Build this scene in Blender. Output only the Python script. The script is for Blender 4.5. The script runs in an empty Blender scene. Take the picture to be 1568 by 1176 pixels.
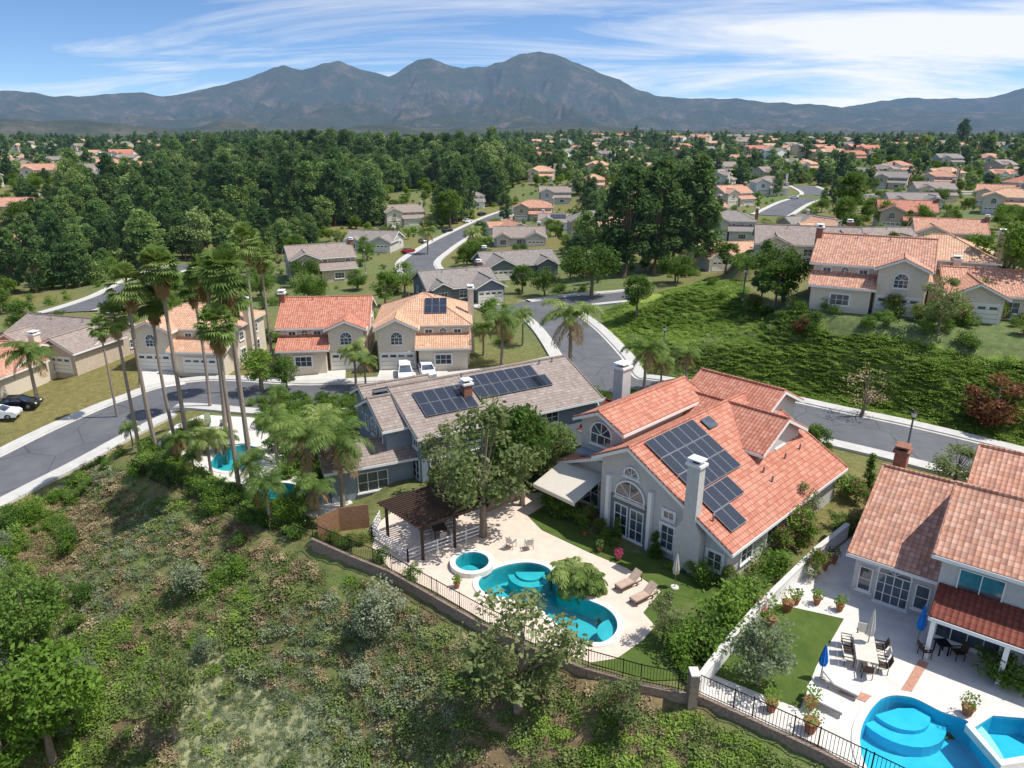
import bpy, math, random, numpy as np
from mathutils import Vector, Matrix, noise
from mathutils.geometry import tessellate_polygon
random.seed(4); rng=np.random.default_rng(4)
sc=bpy.context.scene; R=math.radians
# ---------------- camera (drone about 28 m above the patio) ----------------
CH=28.0; PITCH=R(19.4); FP=1087.0; sa,ca=math.sin(PITCH),math.cos(PITCH)
cd=bpy.data.cameras.new('camera'); cam=bpy.data.objects.new('camera',cd); sc.collection.objects.link(cam)
cd.sensor_width=36; cd.lens=FP/1568*36; cd.clip_end=60000; cam.location=(0,0,CH); cam.rotation_euler=(math.pi/2-PITCH,0,0); sc.camera=cam
sc.view_settings.view_transform='Standard'; sc.view_settings.look='None'; sc.view_settings.exposure=0
def S(u,v,z=0.):   # sight-line survey: photo measurement -> world x,y at level z
    xn=(u-784)/FP; yn=(v-588)/FP; t=(CH-z)/(sa+yn*ca); return (xn*t,(ca-yn*sa)*t)
# ---------------- materials ----------------
class NT:
    def __init__(s,name):
        s.m=bpy.data.materials.new(name); s.m.use_nodes=True; s.t=s.m.node_tree; s.n=s.t.nodes; s.b=s.n['Principled BSDF']; s.o=s.n['Material Output']
    def nd(s,ty,**k):
        n=s.n.new(ty)
        for a,v in k.items(): setattr(n,a,v)
        return n
    def put(s,sock,v):
        if hasattr(v,'links'): s.t.links.new(v,sock)
        elif isinstance(v,(tuple,list)) and len(v)==3 and len(sock.default_value)==4: sock.default_value=(*v,1)
        else: sock.default_value=v
    def ma(s,op,a,b=0.,c=0.):
        n=s.nd('ShaderNodeMath',operation=op); s.put(n.inputs[0],a); s.put(n.inputs[1],b); s.put(n.inputs[2],c); return n.outputs[0]
    def noise(s,vec,sc_,det=4,rough=.6):
        n=s.nd('ShaderNodeTexNoise'); s.put(n.inputs['Vector'],vec); n.inputs['Scale'].default_value=sc_; n.inputs['Detail'].default_value=det; n.inputs['Roughness'].default_value=rough; return n.outputs[0]
    def ramp(s,f,st):
        n=s.nd('ShaderNodeValToRGB'); cr=n.color_ramp
        while len(cr.elements)<len(st): cr.elements.new(.5)
        for e,(p,c) in zip(cr.elements,st): e.position=p; e.color=(*c,1)
        s.put(n.inputs[0],f); return n.outputs[0]
    def mix(s,f,a,b,bt='MIX'):
        n=s.nd('ShaderNodeMix',data_type='RGBA',blend_type=bt); s.put(n.inputs[0],f); s.put(n.inputs[6],a); s.put(n.inputs[7],b); return n.outputs[2]
    def bump(s,h,st=.5,d=.05):
        n=s.nd('ShaderNodeBump'); n.inputs['Strength'].default_value=st; n.inputs['Distance'].default_value=d; s.put(n.inputs['Height'],h); s.t.links.new(n.outputs[0],s.b.inputs['Normal'])
    def pos(s): return s.nd('ShaderNodeNewGeometry').outputs['Position']
    def base(s,c,rough=.8,metal=0.,spec=.3):
        s.put(s.b.inputs['Base Color'],c); s.put(s.b.inputs['Roughness'],rough); s.b.inputs['Metallic'].default_value=metal; s.b.inputs['Specular IOR Level'].default_value=spec
    def out(s,sh): s.t.links.new(sh,s.o.inputs[0])
    def haze(s,sh=None,L=12500.):  # painted aerial perspective: bluish emission mixed in by distance from the world origin
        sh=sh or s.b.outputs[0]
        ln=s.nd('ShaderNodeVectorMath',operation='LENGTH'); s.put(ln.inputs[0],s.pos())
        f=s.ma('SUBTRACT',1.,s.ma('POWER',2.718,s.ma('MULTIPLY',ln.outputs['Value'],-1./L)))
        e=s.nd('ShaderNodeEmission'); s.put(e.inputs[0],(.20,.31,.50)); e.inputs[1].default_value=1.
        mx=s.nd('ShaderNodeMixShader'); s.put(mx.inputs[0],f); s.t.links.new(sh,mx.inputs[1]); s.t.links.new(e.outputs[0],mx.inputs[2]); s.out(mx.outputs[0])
def sc3(c,k): return tuple(min(1,x*k) for x in c)
def plain(name,c,rough=.8,metal=0.,var=.15,ns=3.,bump=0.,spec=.3):
    n=NT(name); f=n.noise(n.pos(),ns,5,.65)
    n.base(n.ramp(f,[(.3,sc3(c,1-var)),(.7,sc3(c,1+var))]),rough,metal,spec)
    if bump: n.bump(n.noise(n.pos(),ns*8,4),bump,.02)
    return n.m
def tile(name,cols,w=.3,l=.38,wave=.05):
    n=NT(name); uv=n.nd('ShaderNodeTexCoord').outputs['UV']; sp=n.nd('ShaderNodeSeparateXYZ'); n.put(sp.inputs[0],uv)
    U=n.ma('DIVIDE',sp.outputs[0],w); V=n.ma('DIVIDE',sp.outputs[1],l)
    fu=n.ma('FLOOR',U); fv=n.ma('FLOOR',V); cb=n.nd('ShaderNodeCombineXYZ'); n.put(cb.inputs[0],fu); n.put(cb.inputs[1],fv)
    wn=n.nd('ShaderNodeTexWhiteNoise'); n.put(wn.inputs['Vector'],cb.outputs[0])
    col=n.ramp(wn.outputs[0],[(i/(len(cols)-1),c) for i,c in enumerate(cols)])
    f=n.noise(n.pos(),.7,4,.7); col=n.mix(n.ma('MULTIPLY',f,.4),col,sc3(cols[0],.5))
    fr=n.ma('FRACT',V); edge=n.ma('LESS_THAN',fr,.14); col=n.mix(n.ma('MULTIPLY',edge,.55),col,sc3(cols[0],.35))
    hu=n.ma('ABSOLUTE',n.ma('SINE',n.ma('MULTIPLY',U,math.pi)))
    col=n.mix(n.ma('MULTIPLY',n.ma('LESS_THAN',hu,.3),.3 if wave>.03 else .12),col,sc3(cols[0],.4))
    h=n.ma('ADD',n.ma('MULTIPLY',hu,wave),n.ma('MULTIPLY',n.ma('SUBTRACT',1.,fr),.03))
    n.base(col,.75,0,.25); n.bump(h,.9,1.); return n.m
M={}
M['tile_red']=tile('tile_red',[(.50,.18,.115),(.60,.25,.165),(.68,.33,.23),(.54,.205,.13)])
M['tile_orange']=tile('tile_orange',[(.60,.33,.20),(.76,.48,.31),(.68,.39,.25),(.80,.56,.40)])
M['tile_salmon']=tile('tile_salmon',[(.57,.27,.17),(.70,.37,.25),(.76,.46,.33),(.46,.24,.17),(.66,.34,.23)])
M['tile_dark']=tile('tile_dark',[(.20,.05,.035),(.27,.08,.05),(.23,.06,.04)])
M['tile_grey']=tile('tile_grey',[(.24,.21,.19),(.34,.30,.27),(.29,.25,.22),(.38,.34,.31)],.33,.36,.012)
M['tile_brown']=tile('tile_brown',[(.28,.22,.19),(.38,.31,.27),(.33,.26,.22),(.42,.36,.32)],.33,.36,.015)
M['cream']=plain('stucco_cream',(.68,.59,.47),.9,bump=.2,var=.08)
M['greyst']=plain('stucco_grey',(.54,.52,.49),.9,bump=.2,var=.08)
M['white']=plain('white_paint',(.80,.79,.76),.6,var=.05)
M['tan']=plain('stucco_tan',(.53,.44,.34),.9,bump=.2)
M['blueg']=plain('siding_blue_grey',(.24,.28,.33),.8,var=.08)
M['dkg']=plain('siding_slate',(.16,.19,.21),.8,var=.1)
M['brick']=plain('brick_red',(.28,.13,.085),.9,var=.35,ns=9,bump=.4)
M['wood']=plain('pergola_wood',(.06,.035,.025),.7,var=.3,ns=12)
M['fencew']=plain('fence_wood',(.26,.14,.08),.85,var=.35,ns=7)
M['iron']=plain('black_iron',(.015,.015,.017),.5,.4)
M['stone']=plain('stone_wall',(.30,.22,.17),.95,var=.4,ns=6,bump=.6)
M['conc']=plain('concrete',(.60,.57,.52),.9,var=.12,ns=1.2,bump=.15)
M['walk']=plain('sidewalk_concrete',(.52,.50,.46),.9,var=.1,ns=1.,bump=.1)
M['patio']=plain('patio_paving',(.66,.54,.44),.9,var=.1,ns=1.5,bump=.2)
M['wpatio']=plain('white_paving',(.64,.60,.545),.9,var=.12,ns=1.,bump=.1)
n=NT('asphalt'); f=n.noise(n.pos(),.25,5,.7); f2=n.noise(n.pos(),18,2,.6)
vo=n.nd('ShaderNodeTexVoronoi',feature='DISTANCE_TO_EDGE'); n.put(vo.inputs['Vector'],n.pos()); vo.inputs['Scale'].default_value=.16
crk=n.ma('MULTIPLY',n.ma('LESS_THAN',vo.outputs['Distance'],.008),.45)
n.base(n.mix(crk,n.mix(n.ma('MULTIPLY',f2,.25),n.ramp(f,[(.3,(.11,.113,.125)),(.7,(.17,.172,.18))]),(.05,.05,.055)),(.03,.03,.03)),.9,0,.2); M['asph']=n.m
M['coping']=plain('pool_coping',(.72,.68,.62),.8,var=.08)
M['brickp']=plain('brick_paving',(.45,.24,.17),.9,var=.25,ns=6)
M['terr']=plain('terracotta',(.32,.13,.07),.8)
M['canvas']=plain('beige_canvas',(.60,.55,.47),.9,var=.06)
M['bluecl']=plain('blue_canvas',(.01,.16,.55),.8,var=.1)
M['cush']=plain('cushion_tan',(.46,.34,.26),.9)
M['carw']=plain('car_paint_white',(.75,.76,.78),.25,var=.02,spec=.6)
M['cark']=plain('car_paint_black',(.012,.012,.015),.2,var=.02,spec=.6)
M['cars']=plain('car_paint_silver',(.35,.37,.39),.3,.5,var=.02)
M['carr']=plain('car_paint_red',(.3,.02,.02),.25,var=.02)
M['tyre']=plain('tyre_rubber',(.02,.02,.02),.8)
n=NT('window_glass'); n.base(n.ramp(n.noise(n.pos(),.6),[(.35,(.02,.03,.04)),(.7,(.10,.13,.16))]),.06,0,.9); M['glass']=n.m
n=NT('garage_panel'); sp=n.nd('ShaderNodeSeparateXYZ'); n.put(sp.inputs[0],n.nd('ShaderNodeTexCoord').outputs['UV'])
n.base(n.mix(n.ma('LESS_THAN',n.ma('FRACT',n.ma('MULTIPLY',sp.outputs[1],1.8)),.1),(.78,.74,.66),(.35,.31,.27)),.6); M['garage']=n.m
n=NT('solar_cells'); sp=n.nd('ShaderNodeSeparateXYZ'); n.put(sp.inputs[0],n.nd('ShaderNodeTexCoord').outputs['UV'])
g=n.ma('MAXIMUM',n.ma('LESS_THAN',n.ma('FRACT',n.ma('MULTIPLY',sp.outputs[0],6.2)),.08),n.ma('LESS_THAN',n.ma('FRACT',n.ma('MULTIPLY',sp.outputs[1],6.2)),.08))
n.base(n.mix(g,(.022,.028,.045),(.06,.07,.09)),.22,0,.5); M['solar']=n.m
M['alu']=plain('aluminium_frame',(.24,.25,.27),.45,.5,var=.05)
def grassm(name,c1,c2,c3):
    n=NT(name); f=n.noise(n.pos(),.5,6,.7); f2=n.noise(n.pos(),9,4,.8)
    n.base(n.mix(n.ma('MULTIPLY',f2,.5),n.ramp(f,[(.35,c1),(.55,c2),(.75,c3)]),sc3(c1,.4)),1,0,.1); n.bump(f2,.8,.08); return n.m
M['lawn']=grassm('lawn_grass',(.08,.13,.03),(.12,.175,.04),(.19,.21,.08))
def leafm(name,cs,haze=False,tr=.35,ns=.9,K=1.5,ow=.45):
    cs=[sc3(c,K) for c in cs]
    n=NT(name); oi=n.nd('ShaderNodeObjectInfo').outputs['Random']
    f=n.ma('ADD',n.ma('MULTIPLY',n.noise(n.pos(),ns,3,.6),.9),n.ma('MULTIPLY',n.ma('SUBTRACT',oi,.5),ow))
    col=n.ramp(f,[(.2,cs[0]),(.48,cs[1]),(.75,cs[2])])
    n.base(col,.6,0,.2); tl=n.nd('ShaderNodeBsdfTranslucent'); n.put(tl.inputs[0],n.mix(.4,col,(.28,.36,.06)) if tr>.2 else col)
    mx=n.nd('ShaderNodeMixShader'); mx.inputs[0].default_value=tr; n.t.links.new(n.b.outputs[0],mx.inputs[1]); n.t.links.new(tl.outputs[0],mx.inputs[2])
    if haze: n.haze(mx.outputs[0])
    else: n.out(mx.outputs[0])
    return n.m
L={}
L['broad']=leafm('leaf_green',[(.035,.075,.014),(.075,.135,.024),(.14,.21,.045)])
L['bright']=leafm('leaf_bright',[(.07,.14,.017),(.12,.21,.028),(.19,.28,.05)],K=1.25)
L['olive']=leafm('leaf_olive',[(.06,.085,.03),(.11,.14,.05),(.18,.20,.085)],K=1.5)
L['sage']=leafm('leaf_sage',[(.10,.13,.075),(.17,.20,.12),(.25,.27,.18)])
L['dry']=leafm('leaf_dry',[(.12,.085,.05),(.20,.15,.085),(.29,.22,.13)],tr=.15,K=1.6,ns=.4)
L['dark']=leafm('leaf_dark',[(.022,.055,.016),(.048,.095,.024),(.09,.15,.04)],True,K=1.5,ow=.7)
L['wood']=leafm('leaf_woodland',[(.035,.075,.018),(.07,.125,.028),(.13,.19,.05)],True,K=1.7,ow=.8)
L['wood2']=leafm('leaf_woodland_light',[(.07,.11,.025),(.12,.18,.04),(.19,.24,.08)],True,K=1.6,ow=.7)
L['palm']=leafm('leaf_palm',[(.07,.12,.025),(.13,.19,.045),(.24,.29,.09)],ns=.5,K=1.35)
L['palmd']=leafm('leaf_palm_dead',[(.20,.12,.05),(.30,.20,.09),(.38,.27,.13)],tr=.15,K=1.2)
L['cover']=leafm('leaf_groundcover',[(.085,.14,.02),(.14,.215,.032),(.21,.28,.06)],ns=.25,K=1.6)
L['scrub']=leafm('leaf_scrub',[(.075,.105,.03),(.12,.16,.045),(.19,.22,.08)],ns=.3,K=1.65)
L['pink']=leafm('flower_pink',[(.35,.03,.10),(.55,.08,.20),(.6,.25,.35)],K=1); L['redf']=leafm('leaf_red',[(.10,.03,.02),(.17,.06,.035),(.22,.10,.05)])
M['bark']=plain('bark',(.22,.17,.13),.95,var=.35,ns=6,bump=.6); M['barkp']=plain('palm_bark',(.30,.24,.19),.95,var=.3,ns=9,bump=.6)
# ---------------- mesh builder ----------------
def newmesh(name,vs,fs,mats,mi=None,smooth=False):
    me=bpy.data.meshes.new(name); me.from_pydata([tuple(v) for v in vs],[],[tuple(f) for f in fs])
    for m in mats: me.materials.append(m)
    if mi is not None: me.polygons.foreach_set('material_index',np.array(mi,dtype=np.int32))
    if smooth: me.polygons.foreach_set('use_smooth',np.ones(len(me.polygons),dtype=bool))
    me.update(); return me
def addobj(name,me,loc=(0,0,0),rz=0,scale=(1,1,1),parent=None):
    o=bpy.data.objects.new(name,me); sc.collection.objects.link(o); o.location=loc; o.rotation_euler=(0,0,rz); o.scale=scale
    if parent: o.parent=parent
    return o
class B:
    def __init__(s,name,loc=(0,0,0),rz=0.): s.name=name; s.loc=loc; s.rz=rz; s.p={}; s.T=None
    def f(s,part,mat,vs,fs):
        d=s.p.setdefault((part,mat),([],[])); k=len(d[0])
        if s.T is not None: vs=[tuple(s.T@Vector(v)) for v in vs]
        d[0].extend(vs); d[1].extend([tuple(i+k for i in f) for f in fs])
    def box(s,part,mat,x0,x1,y0,y1,z0,z1):
        s.f(part,mat,[(x0,y0,z0),(x1,y0,z0),(x1,y1,z0),(x0,y1,z0),(x0,y0,z1),(x1,y0,z1),(x1,y1,z1),(x0,y1,z1)],[(0,3,2,1),(4,5,6,7),(0,1,5,4),(1,2,6,5),(2,3,7,6),(3,0,4,7)])
    def slab(s,part,mat,q,off):
        q=[Vector(p) for p in q]; off=Vector(off); n=len(q)
        s.f(part,mat,[tuple(p) for p in q]+[tuple(p+off) for p in q],[tuple(range(n)),tuple(range(2*n-1,n-1,-1))]+[(i,(i+1)%n,n+(i+1)%n,n+i) for i in range(n)])
    def bar(s,part,mat,a,b_,w,h):
        a=Vector(a); b_=Vector(b_); d=(b_-a).normalized(); up=Vector((0,0,1)) if abs(d.z)<.95 else Vector((1,0,0)); r=d.cross(up).normalized(); u=r.cross(d)
        q=[a+r*x*w/2+u*y*h/2 for x,y in ((-1,-1),(1,-1),(1,1),(-1,1))]; s.slab(part,mat,q,b_-a)
    def cyl(s,part,mat,a,b_,r0,r1,n=8):
        a=Vector(a); b_=Vector(b_); d=(b_-a).normalized(); up=Vector((0,0,1)) if abs(d.z)<.95 else Vector((1,0,0)); r=d.cross(up).normalized(); u=r.cross(d)
        vs=[tuple(c+(r*math.cos(t)+u*math.sin(t))*rr) for c,rr in ((a,r0),(b_,r1)) for t in [2*math.pi*i/n for i in range(n)]]
        s.f(part,mat,vs,[(i,(i+1)%n,n+(i+1)%n,n+i) for i in range(n)]+[tuple(range(n-1,-1,-1)),tuple(range(n,2*n))])
    def done(s,bevel=()):
        e=addobj(s.name,None,s.loc,s.rz); e.empty_display_size=.5
        for (part,mat),(vs,fs) in s.p.items():
            me=newmesh(part,vs,fs,[M[mat] if mat in M else L[mat]]); uvl=me.uv_layers.new(name='UVMap').data
            for p in me.polygons:
                nn=p.normal
                if abs(nn.z)>.999: a=Vector((1,0,0)); c=Vector((0,1,0))
                else: a=Vector((0,0,1)).cross(nn).normalized(); c=nn.cross(a)
                for li in p.loop_indices:
                    co=me.vertices[me.loops[li].vertex_index].co; uvl[li].uv=(co.dot(a),co.dot(c))
            o=addobj(part,me,parent=e)
            if part in bevel: bv=o.modifiers.new('bevel','BEVEL'); bv.width=.07; bv.segments=2
        return e
# ---------------- terrain ----------------
def pip(x,y,poly):
    c=np.zeros(np.shape(x),bool); n=len(poly)
    for i in range(n):
        x1,y1=poly[i]; x2,y2=poly[(i+1)%n]
        if y1==y2: continue
        c^=((y1>y)!=(y2>y))&(x<(x2-x1)*(y-y1)/(y2-y1)+x1)
    return c
def dline(x,y,pl,closed=False):
    d=np.full(np.shape(x),1e9); n=len(pl)
    for i in range(n if closed else n-1):
        ax,ay=pl[i][:2]; bx,by=pl[(i+1)%n][:2]; l=(bx-ax)**2+(by-ay)**2+1e-9
        t=np.clip(((x-ax)*(bx-ax)+(y-ay)*(by-ay))/l,0,1); d=np.minimum(d,np.hypot(x-ax-t*(bx-ax),y-ay-t*(by-ay)))
    return d
CT=[(700,800,0),(850,800,0),(950,930,0),(1100,800,0),(1000,720,0),(1250,770,0),(1300,830,0),(1250,1000,0),(1450,1100,0),(1500,900,0),(1568,800,0),(1700,1100,0),(800,700,-.5),(620,700,-.5),
(480,740,-1),(350,690,-1.2),(430,690,-1),(300,660,-1.5),(230,700,-1.5),(60,700,-5),(-100,760,-6),(150,660,-4.5),(230,625,-4),(300,600,-3.2),(450,605,-2.5),(600,600,-2.2),(520,540,-2),(650,540,-2),(80,540,-3),(0,600,-4),(270,540,-3),(850,570,-2),(905,530,-2),(870,470,-2.5),(1300,665,-1.5),(1100,620,-1.5),(1500,710,-1.5),(1700,760,-1.5),
(1370,480,7.5),(1500,510,6.5),(1250,465,6.5),(1130,440,5),(1050,520,.3),(1150,500,3),(1200,540,2.5),(1300,580,2),(1500,600,2.2),(1400,560,4),(1600,520,6.5),(1300,400,6),(990,450,-1),(960,520,-1.5),
(760,420,-4),(640,390,-6),(520,400,-5),(700,350,-8),(850,330,-8),(1000,400,-3),(1150,350,-2),(1220,310,-2),(1400,330,1),(1550,330,3),(300,400,-10),(100,400,-12),(100,350,-7),(200,310,0),(60,290,6),(160,280,7),(400,330,-12),(500,300,-11),(600,290,-8),(700,300,-5),(850,280,3),(1100,285,1),(1300,285,3)]
CW=[(*S(u,v,z),z) for u,v,z in CT]
FL=[S(-400,1200,-8),S(-150,930,-6),S(0,800,-5),S(60,757,-4.7),S(165,708,-3.5),S(205,722,-1.3),S(380,795,-.8),S(480,836,0),S(600,886,0),S(740,965,0),S(900,1036,0),S(1060,1074,0),S(1250,1160,0),S(1400,1240,0),(45,8)]
CPOLY=FL+[(60,-80),(-160,-80)]
def hz(x,y):
    num=np.zeros_like(x); den=np.zeros_like(x)
    for cx,cy,cz in CW:
        s=.11*math.hypot(cx,cy)+1; w=1/(1e-3+((x-cx)**2+(y-cy)**2)/s**2)**2.5; num+=w*cz; den+=w
    z=num/den; r=np.hypot(x,y)
    k=np.clip((r-340)/180,0,1); k=k*k*(3-2*k); zf=np.interp(r,[0,320,600,900,1250,1700,3000,14000],[0,3,5,10,18,9,-20,-25]); zf=zf+np.sin(x*.011+y*.004+1)*4*np.clip((r-300)/400,0,1)+np.sin(x*.004-1.+y*.013)*3*np.clip((r-300)/400,0,1)
    z=z*(1-k)+zf*k
    for _ in range(22):  # soften the interpolated relief
        q=z.copy(); q[1:-1,1:-1]=(z[1:-1,1:-1]*4+z[:-2,1:-1]+z[2:,1:-1]+z[1:-1,:-2]+z[1:-1,2:])/8; z=q
    d=dline(x,y,FL); ins=pip(x,y,CPOLY)
    drop=np.where(ins,np.minimum(.5*d,13+.1*d),0.)
    return z-drop
def axis(lo,hi,step,far,g):
    a=list(np.arange(lo,hi+.01,step)); s=step; v=hi
    while v<far: s*=g; v+=s; a.append(v)
    return a
xp=axis(0,90,1.,9000,1.06); xs=np.array([-v for v in xp[:0:-1]]+xp)
yp=axis(6,215,1.,12000,1.04); ys=np.array([-60,-45,-32,-22,-14,-8,-4,0,3]+yp)
XX,YY=np.meshgrid(xs,ys); Z=hz(XX,YY)
nz=np.array([[noise.noise((x*.25,y*.25,0))*.35+noise.noise((x*.08,y*.08,5))*.9 for x in xs] if y<230 else [0]*len(xs) for y in ys])
Z+=nz*np.where(pip(XX,YY,CPOLY)&(dline(XX,YY,FL)>2),1,.2)
def gz(x,y):
    i=np.clip(np.searchsorted(xs,x)-1,0,len(xs)-2); j=np.clip(np.searchsorted(ys,y)-1,0,len(ys)-2)
    fx=(x-xs[i])/(xs[i+1]-xs[i]); fy=(y-ys[j])/(ys[j+1]-ys[j])
    return (Z[j,i]*(1-fx)+Z[j,i+1]*fx)*(1-fy)+(Z[j+1,i]*(1-fx)+Z[j+1,i+1]*fx)*fy
TS=np.geomspace(18,7000,5000)
def G(u,v):   # sight-line survey onto the modelled terrain
    xn=(u-784)/FP; yn=(v-588)/FP
    x=xn*TS; y=(ca-yn*sa)*TS; z=CH-(sa+yn*ca)*TS; b=np.nonzero(z<gz(x,y))[0]
    k=b[0] if len(b) else len(TS)-1
    return (float(x[k]),float(y[k]),float(gz(x[k],y[k])))
def flat(poly,z,fall=3.,lim=None):
    global Z
    p=np.array(poly); pad=fall+3; i0,i1=np.searchsorted(xs,[p[:,0].min()-pad,p[:,0].max()+pad]); j0,j1=np.searchsorted(ys,[p[:,1].min()-pad,p[:,1].max()+pad]); sl_=(slice(j0,j1+1),slice(i0,i1+1)); X_,Y_=XX[sl_],YY[sl_]
    ins=pip(X_,Y_,poly); d=dline(X_,Y_,poly,True); w=np.where(ins,1,np.clip(1-d/fall,0,1)**1.5)
    if lim is not None: w=np.where(lim[sl_]&~ins,0,w)
    Z[sl_]=Z[sl_]*(1-w)+z*w
def px(poly,z=0.): return [S(u,v,z) for u,v in poly]
def cat(pts,closed=True,k=6):
    n=len(pts); o=[]; P=[np.array(p,float) for p in pts]
    for i in (range(n) if closed else range(n-1)):
        p0=P[(i-1)%n] if closed or i>0 else P[0]; p1=P[i]; p2=P[(i+1)%n]; p3=P[(i+2)%n] if closed or i+2<n else P[-1]
        for j in range(k):
            t=j/k; o.append(tuple(.5*((2*p1)+(-p0+p2)*t+(2*p0-5*p1+4*p2-p3)*t*t+(-p0+3*p1-3*p2+p3)*t**3)))
    if not closed: o.append(tuple(P[-1]))
    return o
def area(p): return sum(p[i][0]*p[(i+1)%len(p)][1]-p[(i+1)%len(p)][0]*p[i][1] for i in range(len(p)))/2
def ccw(p): return p if area(p)>0 else p[::-1]
def offs(p,d):
    n=len(p); o=[]
    for i in range(n):
        a=Vector(p[i-1][:2]); c=Vector(p[(i+1)%n][:2]); t=(c-a).normalized(); o.append((p[i][0]+t.y*d,p[i][1]-t.x*d))
    return o
RD={'a':([(-260,850),(-60,760),(60,700),(150,655),(225,622),(300,600),(450,607),(600,602),(720,592),(820,578),(900,560)],4.6),
'b':([(1700,760),(1568,722),(1400,678),(1280,652),(1150,622),(1000,600),(930,585),(905,545),(868,500),(835,478),(800,470)],4.4),
'c':([(740,478),(800,473),(880,462),(965,452)],4.2),
'd':([(655,425),(640,405),(660,385),(700,362),(755,335),(800,318)],4.6),
'e':([(100,478),(170,455),(230,425),(290,405)],4.2),
'f':([(1180,330),(1215,312),(1250,298),(1230,285)],6.),
'g':([(1250,298),(1330,300),(1450,296),(1560,292)],4.2)}
ROADS={}
lotm=[(478,826),(600,874),(740,955),(900,1028),(1058,1066),(1100,1000),(1290,790),(1310,760),(1150,705),(960,670),(830,668),(640,690),(560,780)]
lotr=[(1062,1068),(1250,1150),(1420,1240),(1750,1240),(1750,800),(1320,770),(1190,890)]
LOTM=px(lotm); LOTR=px(lotr); camside=pip(XX,YY,CPOLY)
flat(LOTM,-.06,3,camside); flat(LOTR,-.06,3,camside)
LOTL=[S(u,v,-1) for u,v in [(205,716),(380,786),(470,822),(560,770),(540,690),(400,650),(300,640),(230,670)]]; flat(LOTL,-1.06,2.5,camside)
HS=[('med',500,560,6,11.5,12,'tile_red','cream',dict(seed=1,flip=-1)),('med',650,558,4,12.5,12,'tile_orange','cream',dict(seed=2,flip=1,panels=1)),
('ranch',75,556,-16,16,11,'tile_brown','tan',dict(seed=3)),('med',290,562,-6,14,10,'tile_orange','cream',dict(seed=4,flip=1)),
('med',497,430,24,15,10,'tile_brown','tan',dict(seed=5)),('ranch',710,462,22,14,11,'tile_grey','dkg',dict(seed=6)),('ranch',800,424,18,18,11,'tile_grey','dkg',dict(seed=7)),
('ranch',565,384,-10,15,11,'tile_grey','greyst',dict(seed=8)),('med',620,345,20,16,10,'tile_brown','cream',dict(seed=9)),('ranch',795,378,0,16,12,'tile_brown','greyst',dict(seed=10)),
('ranch',860,352,-4,18,12,'tile_brown','white',dict(seed=11,panels=1)),('med',720,318,10,14,10,'tile_grey','white',dict(seed=12)),('med',850,312,0,15,10,'tile_brown','greyst',dict(seed=13)),
('med',1118,368,-12,14,11,'tile_grey','greyst',dict(seed=14)),('ranch',1235,400,-16,18,12,'tile_brown','cream',dict(seed=15)),('med',1180,298,-5,16,12,'tile_brown','white',dict(seed=16)),
('med',1322,474,-28,13,12,'tile_salmon','cream',dict(seed=17,flip=-1)),('med',1425,462,-28,13,11,'tile_orange','cream',dict(seed=18,flip=1)),('med',1450,392,-20,15,11,'tile_salmon','cream',dict(seed=19)),
('ranch',1400,320,-10,18,12,'tile_grey','greyst',dict(seed=20)),('med',1110,268,0,18,12,'tile_brown','white',dict(seed=21)),
('med',60,275,8,18,12,'tile_salmon','cream',dict(seed=23)),('med',138,274,0,17,12,'tile_brown','white',dict(seed=25)),('med',215,270,-4,20,12,'tile_salmon','white',dict(seed=24)),
('ranch',15,328,10,20,12,'tile_salmon','cream',dict(seed=26)),('med',20,400,10,14,10,'tile_salmon','cream',dict(seed=29)),('med',800,272,0,16,12,'tile_brown','cream',dict(seed=27)),('med',858,272,0,15,12,'tile_brown','cream',dict(seed=28)),
('med',1455,255,0,16,12,'tile_grey','greyst',dict(seed=31)),('med',1520,255,0,16,12,'tile_salmon','greyst',dict(seed=32)),('med',350,245,0,18,12,'tile_orange','cream',dict(seed=34)),
('ranch',1545,490,-20,14,10,'tile_salmon','cream',dict(seed=35)),('med',905,365,0,14,11,'tile_grey','tan',dict(seed=36)),('ranch',-60,600,-10,16,11,'tile_salmon','cream',dict(seed=37))]
RECTS=[]; HP=[]
def rect(x,y,rz,x0,x1,y0,y1):
    c,s=math.cos(rz),math.sin(rz); return [(x+a*c-b*s,y+a*s+b*c) for a,b in ((x0,y0),(x1,y0),(x1,y1),(x0,y1))]
for k,(pp,hw) in RD.items():
    w=np.array(cat([G(u,v) for u,v in pp],False,12))
    for _ in range(30): w[1:-1,2]=(w[:-2,2]+w[1:-1,2]*2+w[2:,2])/4
    ROADS[k]=(w,hw)
def rdist(x,y,skip=None):
    d=1e9
    for k,(w,hw) in ROADS.items():
        if k!=skip: d=min(d,float(np.min(np.hypot(w[:,0]-x,w[:,1]-y)))-hw)
    return d
def place(h,x,y,z):
    rz=R(h[3]); W_,D_=h[4],h[5]; rc=rect(x,y,rz,-W_/2-1,W_/2+1,-4,D_+1); flat(rc,z-.05,4 if y<230 else 25,None); RECTS.append(rc); HP.append((h,x,y,z))
for h in HS: place(h,*G(h[1],h[2]))
rh=random.Random(11); cnt=0
CEN=[(p[1]+0.,p[2]+7.) for p in HP]
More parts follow.
